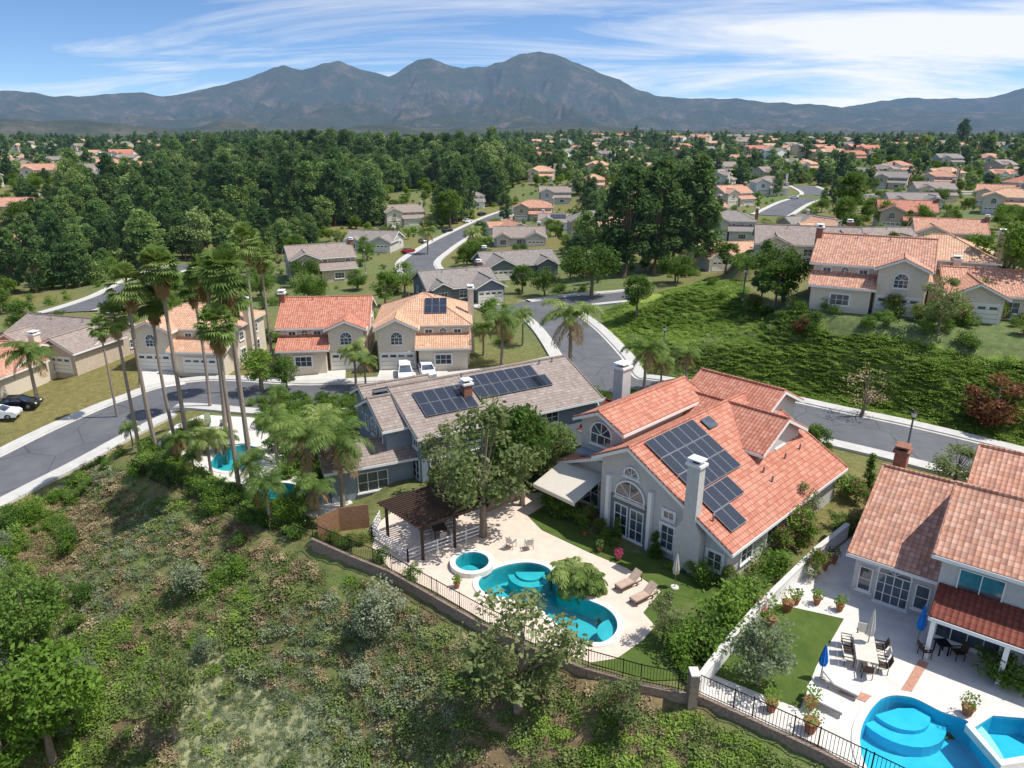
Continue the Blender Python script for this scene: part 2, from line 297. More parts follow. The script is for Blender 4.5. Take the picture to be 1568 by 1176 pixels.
for tr_ in range(4000):
    r0=rh.uniform(175,640); a0=rh.uniform(R(-40),R(42)); X,Y=r0*math.sin(a0),r0*math.cos(a0)
    if a0<R(-4) and not(r0>400 and (a0<R(-20) or rh.random()<.12)): continue
    if a0<R(8) and r0<250: continue
    if rdist(X,Y)<9 or rdist(X,Y+8)<9 or min(math.hypot(X-a,Y+6-c) for a,c in CEN)<24+r0*.01: continue
    if pip(np.array(X),np.array(Y),[S(u,v,4) for u,v in [(1080,425),(1240,400),(1700,400),(1700,560),(1240,500)]]): continue
    CEN.append((X,Y+6)); W_=rh.uniform(13,17); wl=rh.choice(('cream','white','tan','greyst','cream')); rf=rh.choice(('tile_brown','tile_brown','tile_salmon','tile_orange','tile_red','tile_grey','tile_salmon'))
    place((rh.choice(('med','ranch','med')),0,0,rh.choice((-70,-35,-20,-8,0,12,25,60)),W_,11,rf,wl,dict(seed=100+cnt)),X,Y,float(gz(X,Y))); cnt+=1
    if cnt>=74: break
for k,(w,hw) in ROADS.items():
    best=np.full(XX.shape,1e9); bz=np.zeros(XX.shape)
    for i in range(len(w)-1):
        a=w[i];b=w[i+1]; l=(b[0]-a[0])**2+(b[1]-a[1])**2+1e-9; t=np.clip(((XX-a[0])*(b[0]-a[0])+(YY-a[1])*(b[1]-a[1]))/l,0,1)
        d=np.hypot(XX-a[0]-t*(b[0]-a[0]),YY-a[1]-t*(b[1]-a[1])); m=d<best; best=np.where(m,d,best); bz=np.where(m,a[2]+t*(b[2]-a[2]),bz)
    wt=np.clip(1-(best-hw-3.2)/4.5,0,1); wt=wt*wt*(3-2*wt); Z=Z*(1-wt)+(bz-.14)*wt
def pool_outline(pts,z,k=6): return ccw(cat(px(pts,z),True,k)) if k else ccw(px(pts,z))
P1=pool_outline([(733,897),(740,882),(768,868),(805,862),(835,868),(850,884),(856,903),(885,914),(925,930),(943,948),(943,968),(922,984),(885,979),(855,958),(825,932),(788,918),(750,912)],0)
P2=pool_outline([(1318,1120),(1348,1072),(1392,1068),(1440,1090),(1490,1112),(1530,1180),(1500,1220),(1400,1225),(1330,1180)],0,5)
c=S(723,866); P3=ccw([(c[0]+1.15*math.cos(t),c[1]+1.15*math.sin(t)) for t in np.linspace(0,2*math.pi,24,endpoint=False)])
P4=ccw(px([(1490,1122),(1518,1104),(1568,1108),(1610,1130),(1600,1160),(1530,1172)]))
P5=pool_outline([(322,712),(340,690),(372,682),(398,688),(402,702),(372,716),(345,722)],-1)
P6=pool_outline([(398,748),(420,740),(450,742),(462,752),(440,766),(410,764)],-1)
for p,zz in ((P1,-2),(P2,-2),(P3,-2),(P4,-2),(P5,-3),(P6,-3)):
    m=pip(XX,YY,offs(p,.5)); Z=np.where(m,zz,Z)
nx,ny=len(xs),len(ys)
idx=np.arange(nx*ny).reshape(ny,nx); fs=np.stack([idx[:-1,:-1],idx[:-1,1:],idx[1:,1:],idx[1:,:-1]],-1).reshape(-1,4)
vs=np.stack([XX.ravel(),YY.ravel(),Z.ravel()],-1)
tm=bpy.data.meshes.new('ground'); tm.from_pydata(vs.tolist(),[],fs.tolist()); tm.polygons.foreach_set('use_smooth',np.ones(len(fs),bool))
MOUND=[G(u,v)[:2] for u,v in [(925,480),(1000,450),(1090,425),(1150,455),(1240,495),(1300,515),(1568,552),(1700,590),(1700,700),(1568,690),(1400,650),(1200,615),(1080,590),(990,570),(940,530)]]
PALE=[G(u,v)[:2] for u,v in [(290,1000),(345,985),(400,1040),(500,1085),(545,1176),(540,1230),(270,1230),(268,1110)]]
def nf(x,y,s,o=0): return noise.noise((x*s,y*s,o))
col=np.zeros((nx*ny,4)); col[:,3]=1
cs=pip(XX,YY,CPOLY).ravel(); mo=pip(XX,YY,MOUND).ravel(); pa=pip(XX,YY,PALE).ravel()
xr,yr=XX.ravel(),YY.ravel()
for i in range(nx*ny):
    if cs[i]:
        f=min(1,max(0,.6+1.4*nf(xr[i],yr[i],.12,3)))
        c0=(.20*(1-f)+.14*f,.15*(1-f)+.18*f,.09*(1-f)+.06*f)
        if pa[i]: c0=(.36,.37,.21)
    elif mo[i]: f=.5+nf(xr[i],yr[i],.1,7); c0=(.17+.08*f,.25+.06*f,.055+.02*f)
    else:
        f=min(1,max(0,.5+nf(xr[i],yr[i],.03,1))); c0=(.13+.06*f,.17,.07)
        if yr[i]>500: c0=(.12,.17,.07)
    col[i,:3]=c0
ca_=tm.color_attributes.new('zone','FLOAT_COLOR','POINT'); ca_.data.foreach_set('color',col.ravel())
n=NT('ground_soil_grass'); at=n.nd('ShaderNodeAttribute',attribute_name='zone').outputs['Color']
f1=n.noise(n.pos(),1.3,6,.75); f2=n.noise(n.pos(),6,5,.8)
c1=n.mix(1.,at,n.ramp(f1,[(.3,(.65,.65,.6)),(.7,(1.35,1.3,1.2))]),'MULTIPLY'); c1=n.mix(1.,c1,n.ramp(f2,[(.3,(.65,.65,.65)),(.7,(1.3,1.3,1.25))]),'MULTIPLY')
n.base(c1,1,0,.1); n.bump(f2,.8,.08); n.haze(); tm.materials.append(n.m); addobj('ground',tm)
# ---------------- flat sheets ----------------
def sheet(name,poly,z,mat,holes=(),skirt=.3,parent=None):
    poly=ccw([tuple(p[:2]) for p in poly]); loops=[poly]+[list(h) for h in holes]
    tri=tessellate_polygon([[Vector((*p,0)) for p in l] for l in loops]); vs=[(*p,z) for l in loops for p in l]; fs=[]
    for t in tri:
        a,b,c=[Vector(vs[i]) for i in t]; fs.append(tuple(t) if (b-a).cross(c-a).z>0 else tuple(t[::-1]))
    n0=len(vs)
    if skirt: m=len(poly); vs+=[(*p,z-skirt) for p in poly]; fs+=[((i+1)%m,i,n0+i,n0+(i+1)%m) for i in range(m)]
    return addobj(name,newmesh(name,vs,fs,[M[mat]]),parent=parent)
n=NT('pool_plaster'); n.base(n.ramp(n.noise(n.pos(),.8),[(.3,(.05,.38,.43)),(.7,(.09,.50,.53))]),.7); M['plaster']=n.m
n=NT('pool_plaster_blue'); n.base(n.ramp(n.noise(n.pos(),.8),[(.3,(.03,.46,.66)),(.7,(.08,.56,.74))]),.7); M['plasterb']=n.m
n=NT('pool_water')
gl=n.nd('ShaderNodeBsdfGlossy'); gl.inputs['Roughness'].default_value=.03; tr=n.nd('ShaderNodeBsdfTransparent'); tr.inputs[0].default_value=(.62,.93,.95,1)
fr=n.nd('ShaderNodeFresnel'); fr.inputs[0].default_value=1.33; bp=n.nd('ShaderNodeBump'); bp.inputs['Strength'].default_value=.25; bp.inputs['Distance'].default_value=.05
n.put(bp.inputs['Height'],n.noise(n.pos(),3,3)); n.t.links.new(bp.outputs[0],gl.inputs['Normal']); n.t.links.new(bp.outputs[0],fr.inputs['Normal'])
mx=n.nd('ShaderNodeMixShader'); n.put(mx.inputs[0],fr.outputs[0]); n.t.links.new(tr.outputs[0],mx.inputs[1]); n.t.links.new(gl.outputs[0],mx.inputs[2]); n.out(mx.outputs[0]); M['water']=n.m
def pool(name,o,z,pm='plaster',depth=1.35,steps=None,up=0.):
    e=addobj(name,None); n=len(o); zt=z+up; tri=tessellate_polygon([[Vector((*p,0)) for p in o]])
    addobj('basin_floor',newmesh('basin_floor',[(*p,z-depth) for p in o],tri,[M[pm]]),parent=e)
    addobj('basin_wall',newmesh('basin_wall',[(*p,zt+.02) for p in o]+[(*p,z-depth) for p in o],[(i,(i+1)%n,n+(i+1)%n,n+i) for i in range(n)],[M[pm]]),parent=e)
    addobj('water',newmesh('water',[(*p,zt-.1) for p in o],tri,[M['water']]),parent=e)
    w=offs(o,.38); q=[(*p,zt+.06) for p in o]+[(*p,zt+.06) for p in w]+[(*p,zt-.02) for p in o]+[(*p,z-.05) for p in w]
    addobj('coping',newmesh('coping',q,[(i,(i+1)%n,n+(i+1)%n,n+i) for i in range(n)]+[(2*n+i,2*n+(i+1)%n,(i+1)%n,i) for i in range(n)]+[(n+i,n+(i+1)%n,3*n+(i+1)%n,3*n+i) for i in range(n)],[M['coping']]),parent=e)
    for (a0,a1,r,cx,cy,h) in (steps or []):
        m=14; pts=[(cx,cy)]+[(cx+r*math.cos(t),cy+r*math.sin(t)) for t in np.linspace(a0,a1,m)]
        addobj('step',newmesh('step',[(*p,z-h) for p in pts]+[(*p,z-depth) for p in pts],[tuple(range(m+1))]+[(i,(i+1)%(m+1),m+1+(i+1)%(m+1),m+1+i) for i in range(m+1)],[M[pm]]),parent=e)
s1=S(812,875); s2=S(1385,1085); s3=S(925,960)
pool('swimming_pool',P1,0,steps=[(math.pi,2*math.pi,1.5,s1[0],s1[1]+.3,.45),(math.pi,2*math.pi,1.0,s1[0],s1[1]+.4,.3),(math.pi*.5,math.pi*1.5,1.3,s3[0]+.9,s3[1],.4)])
pool('swimming_pool',P2,0,'plasterb',steps=[(-math.pi*.9,0,2.2,s2[0],s2[1]+.4,.7),(-math.pi*.9,0,1.5,s2[0],s2[1]+.5,.45)])
pool('spa_pool',P3,0,depth=.7,up=.3); pool('spa_pool',P4,0,'plasterb',depth=.8,up=.3)
pool('swimming_pool',P5,-1,'plaster'); pool('swimming_pool',P6,-1,'plaster')
PAT=px([(598,872),(665,905),(745,952),(830,990),(905,1014),(945,1008),(985,980),(1003,958),(985,938),(1012,905),(960,870),(900,845),(830,812),(808,790),(835,772),(832,754),(790,756),(745,772),(650,745),(580,800),(570,838)])
sheet('patio',PAT,0,'patio',[offs(P1,.2),offs(P3,.2)],1.8)
sheet('lawn',px([(808,790),(828,779),(955,845),(1000,852),(1120,905),(1108,930),(1012,905),(960,870),(900,845),(830,812)]),.03,'lawn')
sheet('lawn',px([(1003,958),(985,938),(1012,905),(1090,925),(1140,930),(1060,1040),(1000,1042),(905,1016),(945,1008),(985,980)]),.015,'lawn')
sheet('patio',px([(1062,1060),(1100,1015),(1200,905),(1270,850),(1330,800),(1700,900),(1750,1240),(1420,1240),(1250,1140)]),0,'wpatio',[offs(P2,.2),offs(P4,.2)],1.8)
sheet('lawn',px([(1085,1030),(1130,985),(1190,925),(1292,948),(1250,1020),(1225,1085),(1160,1060)]),.04,'lawn')
sheet('brick_path',px([(1408,1010),(1422,1016),(1392,1066),(1378,1060)]),.03,'brickp',skirt=0)
sheet('brick_path',px([(1290,1050),(1340,1068),(1332,1078),(1284,1060)]),.03,'brickp',skirt=0)
sheet('patio',[S(u,v,-1) for u,v in [(240,680),(330,730),(400,770),(460,800),(540,770),(500,720),(420,680),(400,640),(310,635),(270,650)]],-1,'wpatio',[offs(P5,.2),offs(P6,.2)],1.5)
def strip(w,o0,o1,dz0,dz1,skip=None):
    vs=[];fs=[];N=len(w)
    for i in range(N):
        a=w[max(i-1,0)];b=w[min(i+1,N-1)]; t=Vector((b[0]-a[0],b[1]-a[1])).normalized(); nn=Vector((t.y,-t.x)); p=w[i]
        for o,dz in ((o0,dz0),(o1,dz1)): vs.append((p[0]+nn.x*o,p[1]+nn.y*o,p[2]+dz))
    for i in range(N-1):
        m=(np.array(vs[2*i])+np.array(vs[2*i+3]))/2
        if skip and rdist(m[0],m[1],skip)<.3: continue
        fs.append((2*i,2*i+2,2*i+3,2*i+1) if o1>o0 else (2*i,2*i+1,2*i+3,2*i+2))
    return vs,fs
zz=0
for k,(w,hw) in ROADS.items():
    zz+=.005; e=addobj('road',None); vs_,fs_=strip(w,-hw,hw,zz,zz); addobj('asphalt',newmesh('asphalt',vs_,fs_,[M['asph']]),parent=e)
    V=[];F=[];V3=[];F3=[]
    for sg in (-1,1):
        for o0,o1,a,b in ((hw,hw+.02,0,.14),(hw+.02,hw+1.6,.14,.15),(hw+1.6,hw+1.62,.15,-.3)):
            v2,f2=strip(w,sg*o0,sg*o1,a,b,skip=k); F+=[tuple(i+len(V) for i in f) for f in f2]; V+=v2
        v2,f2=strip(w,sg*(hw-.4),sg*(hw-.01),zz+.01,zz+.01,skip=k); F3+=[tuple(i+len(V3) for i in f) for f in f2]; V3+=v2
    addobj('sidewalk',newmesh('sidewalk',V,F,[M['walk']])); addobj('gutter',newmesh('gutter',V3,F3,[M['walk']]),parent=e)
def quadpx(name,pts,mat,dz=.06):
    b=[G(u,v) for u,v in pts]
    return addobj(name,newmesh(name,[(p[0],p[1],p[2]+dz) for p in b]+[(p[0],p[1],p[2]-.5) for p in b],[tuple(range(len(b)))]+[(i,(i+1)%len(b),len(b)+(i+1)%len(b),len(b)+i) for i in range(len(b))],[M[mat]]))
for q in ([(450,560),(530,560),(528,590),(440,592)],[(585,558),(680,556),(690,583),(575,588)],[(212,566),(262,566),(285,590),(215,600)]): quadpx('driveway',q,'conc',.14)
# ---------------- house parts ----------------
def gable(b,x0,x1,y0,y1,zr,t,axis='y',rr=None,tl=None,tr=None,z0=-1.2,roof='tile_red',wall='greyst',ov=.5,trim='white',th=.14,walls=True,lite=False):
    if axis=='y': a0,a1,c0,c1=x0,x1,y0,y1; Mp=lambda a,c,z:(a,c,z)
    else: a0,a1,c0,c1=y0,y1,x0,x1; Mp=lambda a,c,z:(c,a,z)
    r=(a0+a1)/2 if rr is None else rr; tl=tl or t; tr=tr or t
    zl=zr-(r-a0)*tl; zR=zr-(a1-r)*tr
    if walls:
        for c in (c0,c1): b.f('walls',wall,[Mp(a0,c,z0),Mp(a1,c,z0),Mp(a1,c,zR),Mp(r,c,zr),Mp(a0,c,zl)],[(0,1,2,3,4)])
        for a,z in ((a0,zl),(a1,zR)): b.f('walls',wall,[Mp(a,c0,z0),Mp(a,c1,z0),Mp(a,c1,z),Mp(a,c0,z)],[(0,1,2,3)])
    for ae,tt,sg in ((a0-ov,tl,-1),(a1+ov,tr,1)):
        ze=zr-abs(ae-r)*tt; q=[Mp(r,c0-ov,zr+.02),Mp(ae,c0-ov,ze+.02),Mp(ae,c1+ov,ze+.02),Mp(r,c1+ov,zr+.02)]
        b.slab('roof',roof,q,(0,0,th))
        if lite: continue
        for c in (c0-ov-.045,c1+ov+.005): b.slab('trim',trim,[Mp(r,c,zr-.14),Mp(ae,c,ze-.14),Mp(ae,c,ze+.11),Mp(r,c,zr+.11)],Mp(0,.04,0))
        b.slab('trim',trim,[Mp(ae+sg*.005,c0-ov,ze-.12),Mp(ae+sg*.005,c1+ov,ze-.12),Mp(ae+sg*.005,c1+ov,ze+.1),Mp(ae+sg*.005,c0-ov,ze+.1)],Mp(sg*.05,0,0))
        for c in (c0-ov+.05,c1+ov-.05): b.cyl('ridge_tiles',roof,Mp(r,c,zr+th+.03),Mp(ae,c,ze+th+.03),.09,.09,6)
    if not lite: b.cyl('ridge_tiles',roof,Mp(r,c0-ov,zr+th+.05),Mp(r,c1+ov,zr+th+.05),.13,.13,8)
    def P(sg,c,s,h=0.):
        tt=tl if sg<0 else tr; an=math.atan(tt); return Mp(r+sg*(s*math.cos(an)+h*math.sin(an)),c,zr+th+.02-s*math.sin(an)+h*math.cos(an))
    return P
def hip(b,x0,x1,y0,y1,zb,t,z0=-1.2,roof='tile_red',wall='greyst',ov=.5,trim='white'):
    b.box('walls',wall,x0,x1,y0,y1,z0,zb)
    X0,X1,Y0,Y1=x0-ov,x1+ov,y0-ov,y1+ov; ze=zb-ov*t+.26; w=min(X1-X0,Y1-Y0)/2; h=w*t
    if X1-X0>=Y1-Y0: a=(X0+w,(Y0+Y1)/2,ze+h); c=(X1-w,(Y0+Y1)/2,ze+h); fs=[(0,1,5,4),(1,2,5),(2,3,4,5),(3,0,4)]
    else: a=((X0+X1)/2,Y0+w,ze+h); c=((X0+X1)/2,Y1-w,ze+h); fs=[(0,1,4),(1,2,5,4),(2,3,5),(3,0,4,5)]
    v=[(X0,Y0,ze),(X1,Y0,ze),(X1,Y1,ze),(X0,Y1,ze),a,c]; b.f('roof',roof,v,fs); b.box('trim',trim,X0+.02,X1-.02,Y0+.02,Y1-.02,ze-.2,ze-.005)
    if math.dist(a,c)>.3: b.cyl('ridge_tiles',roof,a,c,.12,.12,6)
    for i in range(4):
        q=v[i]; tgt=min((a,c),key=lambda p:(p[0]-q[0])**2+(p[1]-q[1])**2); b.cyl('ridge_tiles',roof,q,tgt,.1,.1,6)
    def P(sg,c_,s,h_=0.):
        an=math.atan(t); ym=(Y0+Y1)/2; return (c_,ym+sg*(s*math.cos(an)+h_*math.sin(an)),ze+h-s*math.sin(an)+h_*math.cos(an))
    return P
def panels(b,P,sg,c0,s0,nc,nr,w=1.02,h=1.66,skip=()):
    for i in range(nc):
        for j in range(nr):
            if (i,j) in skip: continue
            ca0,cb0,sa0,sb0=c0+i*w,c0+(i+1)*w-.03,s0+j*h,s0+(j+1)*h-.03
            q=[Vector(P(sg,c,s,.14)) for c,s in ((ca0,sa0),(cb0,sa0),(cb0,sb0),(ca0,sb0))]; nn=Vector(P(sg,ca0,sa0,.18))-q[0]
            b.slab('solar_panel_frame','alu',q,nn)
            q=[Vector(P(sg,c,s,.185)) for c,s in ((ca0+.03,sa0+.03),(cb0-.03,sa0+.03),(cb0-.03,sb0-.03),(ca0+.03,sb0-.03))]
            b.f('solar_panel','solar',[tuple(p) for p in q],[(0,1,2,3)])
def wall_T(x,y,z,ang):
    a=R(ang); nn=Vector((math.cos(a),math.sin(a),0)); t=Vector((-nn.y,nn.x,0)); o=Vector((x,y,z)); return lambda u,n_,h:tuple(o+t*u+nn*n_+Vector((0,0,h)))
def wbox(b,T,part,mat,u0,u1,n0,n1,h0,h1): b.slab(part,mat,[T(u0,n0,h0),T(u1,n0,h0),T(u1,n0,h1),T(u0,n0,h1)],Vector(T(0,n1,0))-Vector(T(0,n0,0)))
def win(b,x,y,z,ang,w,h,arch=False,nx=2,ny=2,fr='white',sur=None,glass='glass'):
    T=wall_T(x,y,z,ang); b.f('window_glass',glass,[T(-w/2,.03,0),T(w/2,.03,0),T(w/2,.03,h),T(-w/2,.03,h)],[(0,1,2,3)]); f=.07
    for u in (-w/2,w/2-f): wbox(b,T,'window_frame',fr,u,u+f,.005,.09,0,h)
    for q in (0,h-f): wbox(b,T,'window_frame',fr,-w/2+f,w/2-f,.005,.085,q,q+f)
    for i in range(1,nx): u=-w/2+w*i/nx; wbox(b,T,'window_frame',fr,u-.025,u+.025,.005,.07,f,h-f)
    for j in range(1,ny): q=h*j/ny; wbox(b,T,'window_frame',fr,-w/2+f,w/2-f,.005,.06,q-.02,q+.02)
    wbox(b,T,'window_sill',sur or fr,-w/2-.1,w/2+.1,.005,.14,-.12,-.005)
    if sur and not arch:
        for u in (-w/2-.14,w/2+.01): wbox(b,T,'window_surround',sur,u,u+.13,.005,.1,0,h)
        wbox(b,T,'window_surround',sur,-w/2-.14,w/2+.14,.005,.12,h+.01,h+.15)
    if arch:
        m=12; r=w/2; pts=[T(r*math.cos(t),.03,h+r*math.sin(t)) for t in np.linspace(0,math.pi,m+1)]; b.f('window_glass',glass,pts,[tuple(range(m+1))])
        for i in range(m):
            t0,t1=math.pi*i/m,math.pi*(i+1)/m; q=[T(rr*math.cos(t),.005,h+rr*math.sin(t)) for rr,t in ((r-f,t0),(r+.05,t0),(r+.05,t1),(r-f,t1))]; b.slab('window_frame',fr,q,Vector(T(0,.1,0))-Vector(T(0,0,0)))
        for t in (math.pi/4,math.pi/2,3*math.pi/4): b.bar('window_frame',fr,T(0,.05,h),T(r*math.cos(t)*.95,.05,h+r*math.sin(t)*.95),.04,.04)
def chimney(b,x,y,z0,z1,w,d,mat,cap='white'):
    b.box('chimney',mat,x-w/2,x+w/2,y-d/2,y+d/2,z0,z1); b.box('chimney_cap',cap,x-w/2-.12,x+w/2+.12,y-d/2-.12,y+d/2+.12,z1+.002,z1+.18)
    b.box('chimney_cap','iron',x-w/4,x+w/4,y-d/4,y+d/4,z1+.182,z1+.4); b.box('chimney_cap',cap,x-w/2-.05,x+w/2+.05,y-d/2-.05,y+d/2+.05,z1+.402,z1+.5)
def garage(b,x,y,w=4.8,h=2.2,ang=-90):
    T=wall_T(x,y,0,ang); wbox(b,T,'garage_door','garage',-w/2,w/2,.01,.06,0,h); wbox(b,T,'garage_trim','white',-w/2-.15,w/2+.15,.005,.1,h+.005,h+.2)
    for u in (-w/2-.15,w/2+.01): wbox(b,T,'garage_trim','white',u,u+.14,.005,.1,0,h)
    for i in range(4): uu=-w/2+w*(i+.5)/4; b.f('garage_window','glass',[T(uu-.4,.066,h-.5),T(uu+.4,.066,h-.5),T(uu+.4,.066,h-.18),T(uu-.4,.066,h-.18)],[(0,1,2,3)])
def vents(b,P,sg,cs,s=1.2):
    for c in cs: b.cyl('roof_vent','alu',P(sg,c,s,-.1),tuple(Vector(P(sg,c,s,0))+Vector((0,0,.5))),.07,.07,6)
def med(b,W,D,roof,wall,seed=0,flip=1,panels_=0,trim='white'):
    r=random.Random(seed); e=5.6; t=.42+r.random()*.06; m=lambda a,c:(a,c) if flip>0 else (-c,-a)
    P=hip(b,-W/2,W/2,0,D,e,t,roof=roof,wall=wall,trim=trim) if seed%2==0 else gable(b,-W/2,W/2,0,D,e+D/2*t,t,'x',roof=roof,wall=wall,trim=trim)
    if panels_: panels(b,P,-1,.2 if flip>0 else -W/2+1,1.4,int(W/4),2)
    vents(b,P,-1,[-W/6,W/8],.8)
    w1=W*.40; a,c=m(-W/2+.3,-W/2+.3+w1); zr=e+.1+w1/2*t
    gable(b,a,c,-1.8,3.5,zr,t,'y',roof=roof,wall=wall,trim=trim); cx=(a+c)/2; win(b,cx,-1.8,3.4,-90,1.6,1.0,True,3,2,sur=trim)
    garage(b,cx,-1.8,min(4.8,w1-.6))
    a,c=m(-W/2+.3+w1+.4,W/2-.3); gable(b,a,c,-2.6,.5,3.0+1.2,.38,'x',roof=roof,wall=wall,rr=.0,trim=trim); cx=(a+c)/2
    if r.random()<.6: garage(b,cx+flip*.3,-2.6,min(4.6,(c-a)-1.2),2.1)
    else: win(b,cx,-2.6,.8,-90,2.2,1.4,False,3,2,sur=trim)
    ac=seed%3!=0
    for u in (a+1.3,cx,c-1.3): win(b,u,0,3.9,-90,1.0,.8 if u==cx and ac else 1.1,u==cx and ac,2,2,sur=trim)
    for ang,x in ((0,W/2),(180,-W/2)):
        for yy in (D*.25,D*.7): win(b,x,yy,3.5,ang,1.2,1.2,sur=trim); win(b,x,yy,.9,ang,1.4,1.3,sur=trim)
    for xx in (-W*.3,0,W*.3): win(b,xx,D,3.5,90,1.4,1.2,sur=trim); win(b,xx,D,.4,90,1.8,2.0,sur=trim)
    chimney(b,flip*(W/2+.35),D*.45,-1,e+D/2*t+.9,.8,1.2,wall if r.random()<.5 else 'brick',trim)
def ranch(b,W,D,roof,wall,seed=0,panels_=0,trim='white'):
    r=random.Random(seed); e=3.0; t=.42; P=gable(b,-W/2,W/2,0,D,e+D/2*t,t,'x',roof=roof,wall=wall,trim=trim)
    if panels_: panels(b,P,-1,-W/4,1.,int(W/3),2)
    w1=W*.38; f=r.choice((-1,1)); a,c=(-W/2-.3,-W/2+w1) if f>0 else (W/2-w1,W/2+.3); z=e+w1/2*.5+.3
    gable(b,a,c,-3,D*.5,z,.5,'y',roof=roof,wall=wall,trim=trim); garage(b,(a+c)/2,-3)
    cx=-(a+c)/2; w2=W*.25; gable(b,cx-w2/2,cx+w2/2,-1.2,D*.5,e+w2/2*.5+.25,.5,'y',roof=roof,wall=wall,trim=trim)
    win(b,cx,-1.2,.8,-90,2,1.5,False,3,2); win(b,0,0,.8,-90,1.6,1.4)
    for ang,x in ((0,W/2),(180,-W/2)):
        for yy in (D*.3,D*.7): win(b,x,yy,.9,ang,1.4,1.3)
    for xx in (-W*.3,0,W*.3): win(b,xx,D,.4,90,1.8,2.0)
    chimney(b,-f*(W/2-1.5),D*.6,2,e+D/2*t+1,.9,1.1,'brick' if r.random()<.5 else wall,trim); vents(b,P,-1,[-W/5,W/6],1)
for h,x,y,z in HP:
    b=B('stucco_house' if h[0]=='med' else 'ranch_house',(x,y,z),R(h[3])); o=dict(h[8]); p=o.pop('panels',0)
    (med if h[0]=='med' else ranch)(b,h[4],h[5],h[6],h[7],panels_=p,**o); b.done()
# ---- main house ----
b=B('tile_roof_house',(14.0,39.7,0),R(-46)); w_='greyst'
P=gable(b,-10.6,0,0,16.8,7.3,.54,'y',rr=-8.0,wall=w_,ov=.55)
panels(b,P,1,1.0,.25,6,3); panels(b,P,1,.9,.25+3*1.66+.1,4,1); panels(b,P,1,.8,.25+4*1.66+.1,2,1)
vents(b,P,1,[8.6,12.0,14.5],6.5); vents(b,P,1,[.4,8.5],7.4)
gable(b,-14.6,-10.65,2.3,13,8.0,.46,'y',wall=w_); win(b,-12.6,2.3,5.2,-90,2.1,.9,True,3,1,sur='white')
b.box('balcony','blueg',-14.4,-10.8,1.4,2.28,4.3,4.55)
gable(b,-15.8,-10.65,1.6,9,5.2,.42,'y',rr=-10.7,tr=.9,wall=w_); gable(b,-19,-14,8,15,4.6,.45,'x',wall=w_,roof='tile_dark')
gable(b,-11,-3.2,9.6,16,7.2,.5,'x',wall=w_); gable(b,-12.5,-5.5,13.5,20,7.9,.48,'x',wall=w_)
q=[P(1,c,s,.12) for c,s in ((7.8,.6),(9.0,.6),(9.0,1.6),(7.8,1.6))]; b.slab('skylight','glass',q,(0,0,.06))
for a0,a1 in ((-9.9,-9.6),(-6.2,-5.9)): b.box('pilaster','white',a0,a1,-.35,-.01,0,4.6)
b.box('recess','dkg',-9.6,-6.2,-.05,-.012,0,3.2)
for xx in (-8.6,-7.2): win(b,xx,-.05,.1,-90,1.2,2.5,False,2,3,'white')
win(b,-7.9,-.05,3.1,-90,2.6,.25,True,4,1,'white',sur='cream'); win(b,-7.9,0,5.0,-90,1.3,.1,True,3,1,'white')
win(b,-4.6,0,.6,-90,1.1,1.9,False,2,3,sur='white'); win(b,-4.6,0,3.0,-90,.9,.6,False,2,1,sur='white'); win(b,-.9,0,.8,-90,1.1,1.3,False,2,2,sur='white')
for yy in (2.5,6,12): win(b,0,yy,.7,0,1.5,1.2,sur='white')
win(b,-3.2,12.8,3.7,0,1.4,1.1,sur='white'); win(b,-14.6,5,5.4,180,1.2,1.1); win(b,-13.2,1.6,.3,-90,2.4,2.1,False,3,2)
b.box('chimney','greyst',-3.6,-1.7,-.7,-.01,-.1,3.0); b.f('chimney','greyst',[(-3.6,-.7,3),(-1.7,-.7,3),(-1.7,-.01,3),(-3.6,-.01,3),(-3.1,-.7,3.9),(-2.2,-.7,3.9),(-2.2,-.01,3.9),(-3.1,-.01,3.9)],[(0,1,5,4),(1,2,6,5),(2,3,7,6),(3,0,4,7)])
chimney(b,-2.65,-.355,3.9,7.9,.9,.69,'greyst'); chimney(b,-17.1,10.6,2,8.6,1.0,1.2,'greyst')
b.slab('awning','canvas',[(-15.6,1.55,3.35),(-11.3,1.55,3.35),(-11.3,-2.1,2.35),(-15.6,-2.1,2.35)],(0,0,.03)); b.slab('awning_valance','canvas',[(-15.6,-2.12,2.35),(-11.3,-2.12,2.35),(-11.3,-2.12,2.1),(-15.6,-2.12,2.1)],(0,-.02,0))
for xx in (-15.4,-11.5): b.bar('awning_arm','alu',(xx,1.5,2.4),(xx,-2.0,2.25),.05,.05)
b.done()
# ---- right house ----
b=B('tile_roof_house',(21.9,38.9,0),R(-38))
gable(b,0,9,0,13,6.2,.45,'x',rr=6.8,wall='greyst',roof='tile_salmon'); gable(b,4.6,17,-1.8,7,8.0,.5,'x',wall='greyst',roof='tile_salmon'); gable(b,5,17,7,14,7.8,.5,'x',wall='greyst',roof='tile_salmon')
win(b,2.3,0,.1,-90,1.9,2.1,True,4,3,'white'); win(b,.7,0,.5,-90,.8,1.7,False,1,2); win(b,3.9,0,.5,-90,.8,1.7,False,1,2)
win(b,0,4,.9,180,1.5,1.3); win(b,6.6,-1.8,3.7,-90,2.2,1.4,False,2,1); win(b,6.6,-1.8,.3,-90,3.2,1.9,False,4,2); win(b,10.5,-1.8,.3,-90,2.4,2.1,False,3,2); win(b,11,-1.8,3.7,-90,2.2,1.4)
gable(b,4.8,12,-3.9,-1.85,3.5,.4,'x',rr=-1.9,tr=3,walls=False,roof='tile_dark',ov=.1)
for xx in (4.95,8.4,11.9): b.box('porch_post','white',xx-.12,xx+.12,-3.9,-3.66,0,2.65)
chimney(b,.4,8,2,7.2,.8,1.0,'brick','brick'); b.done()
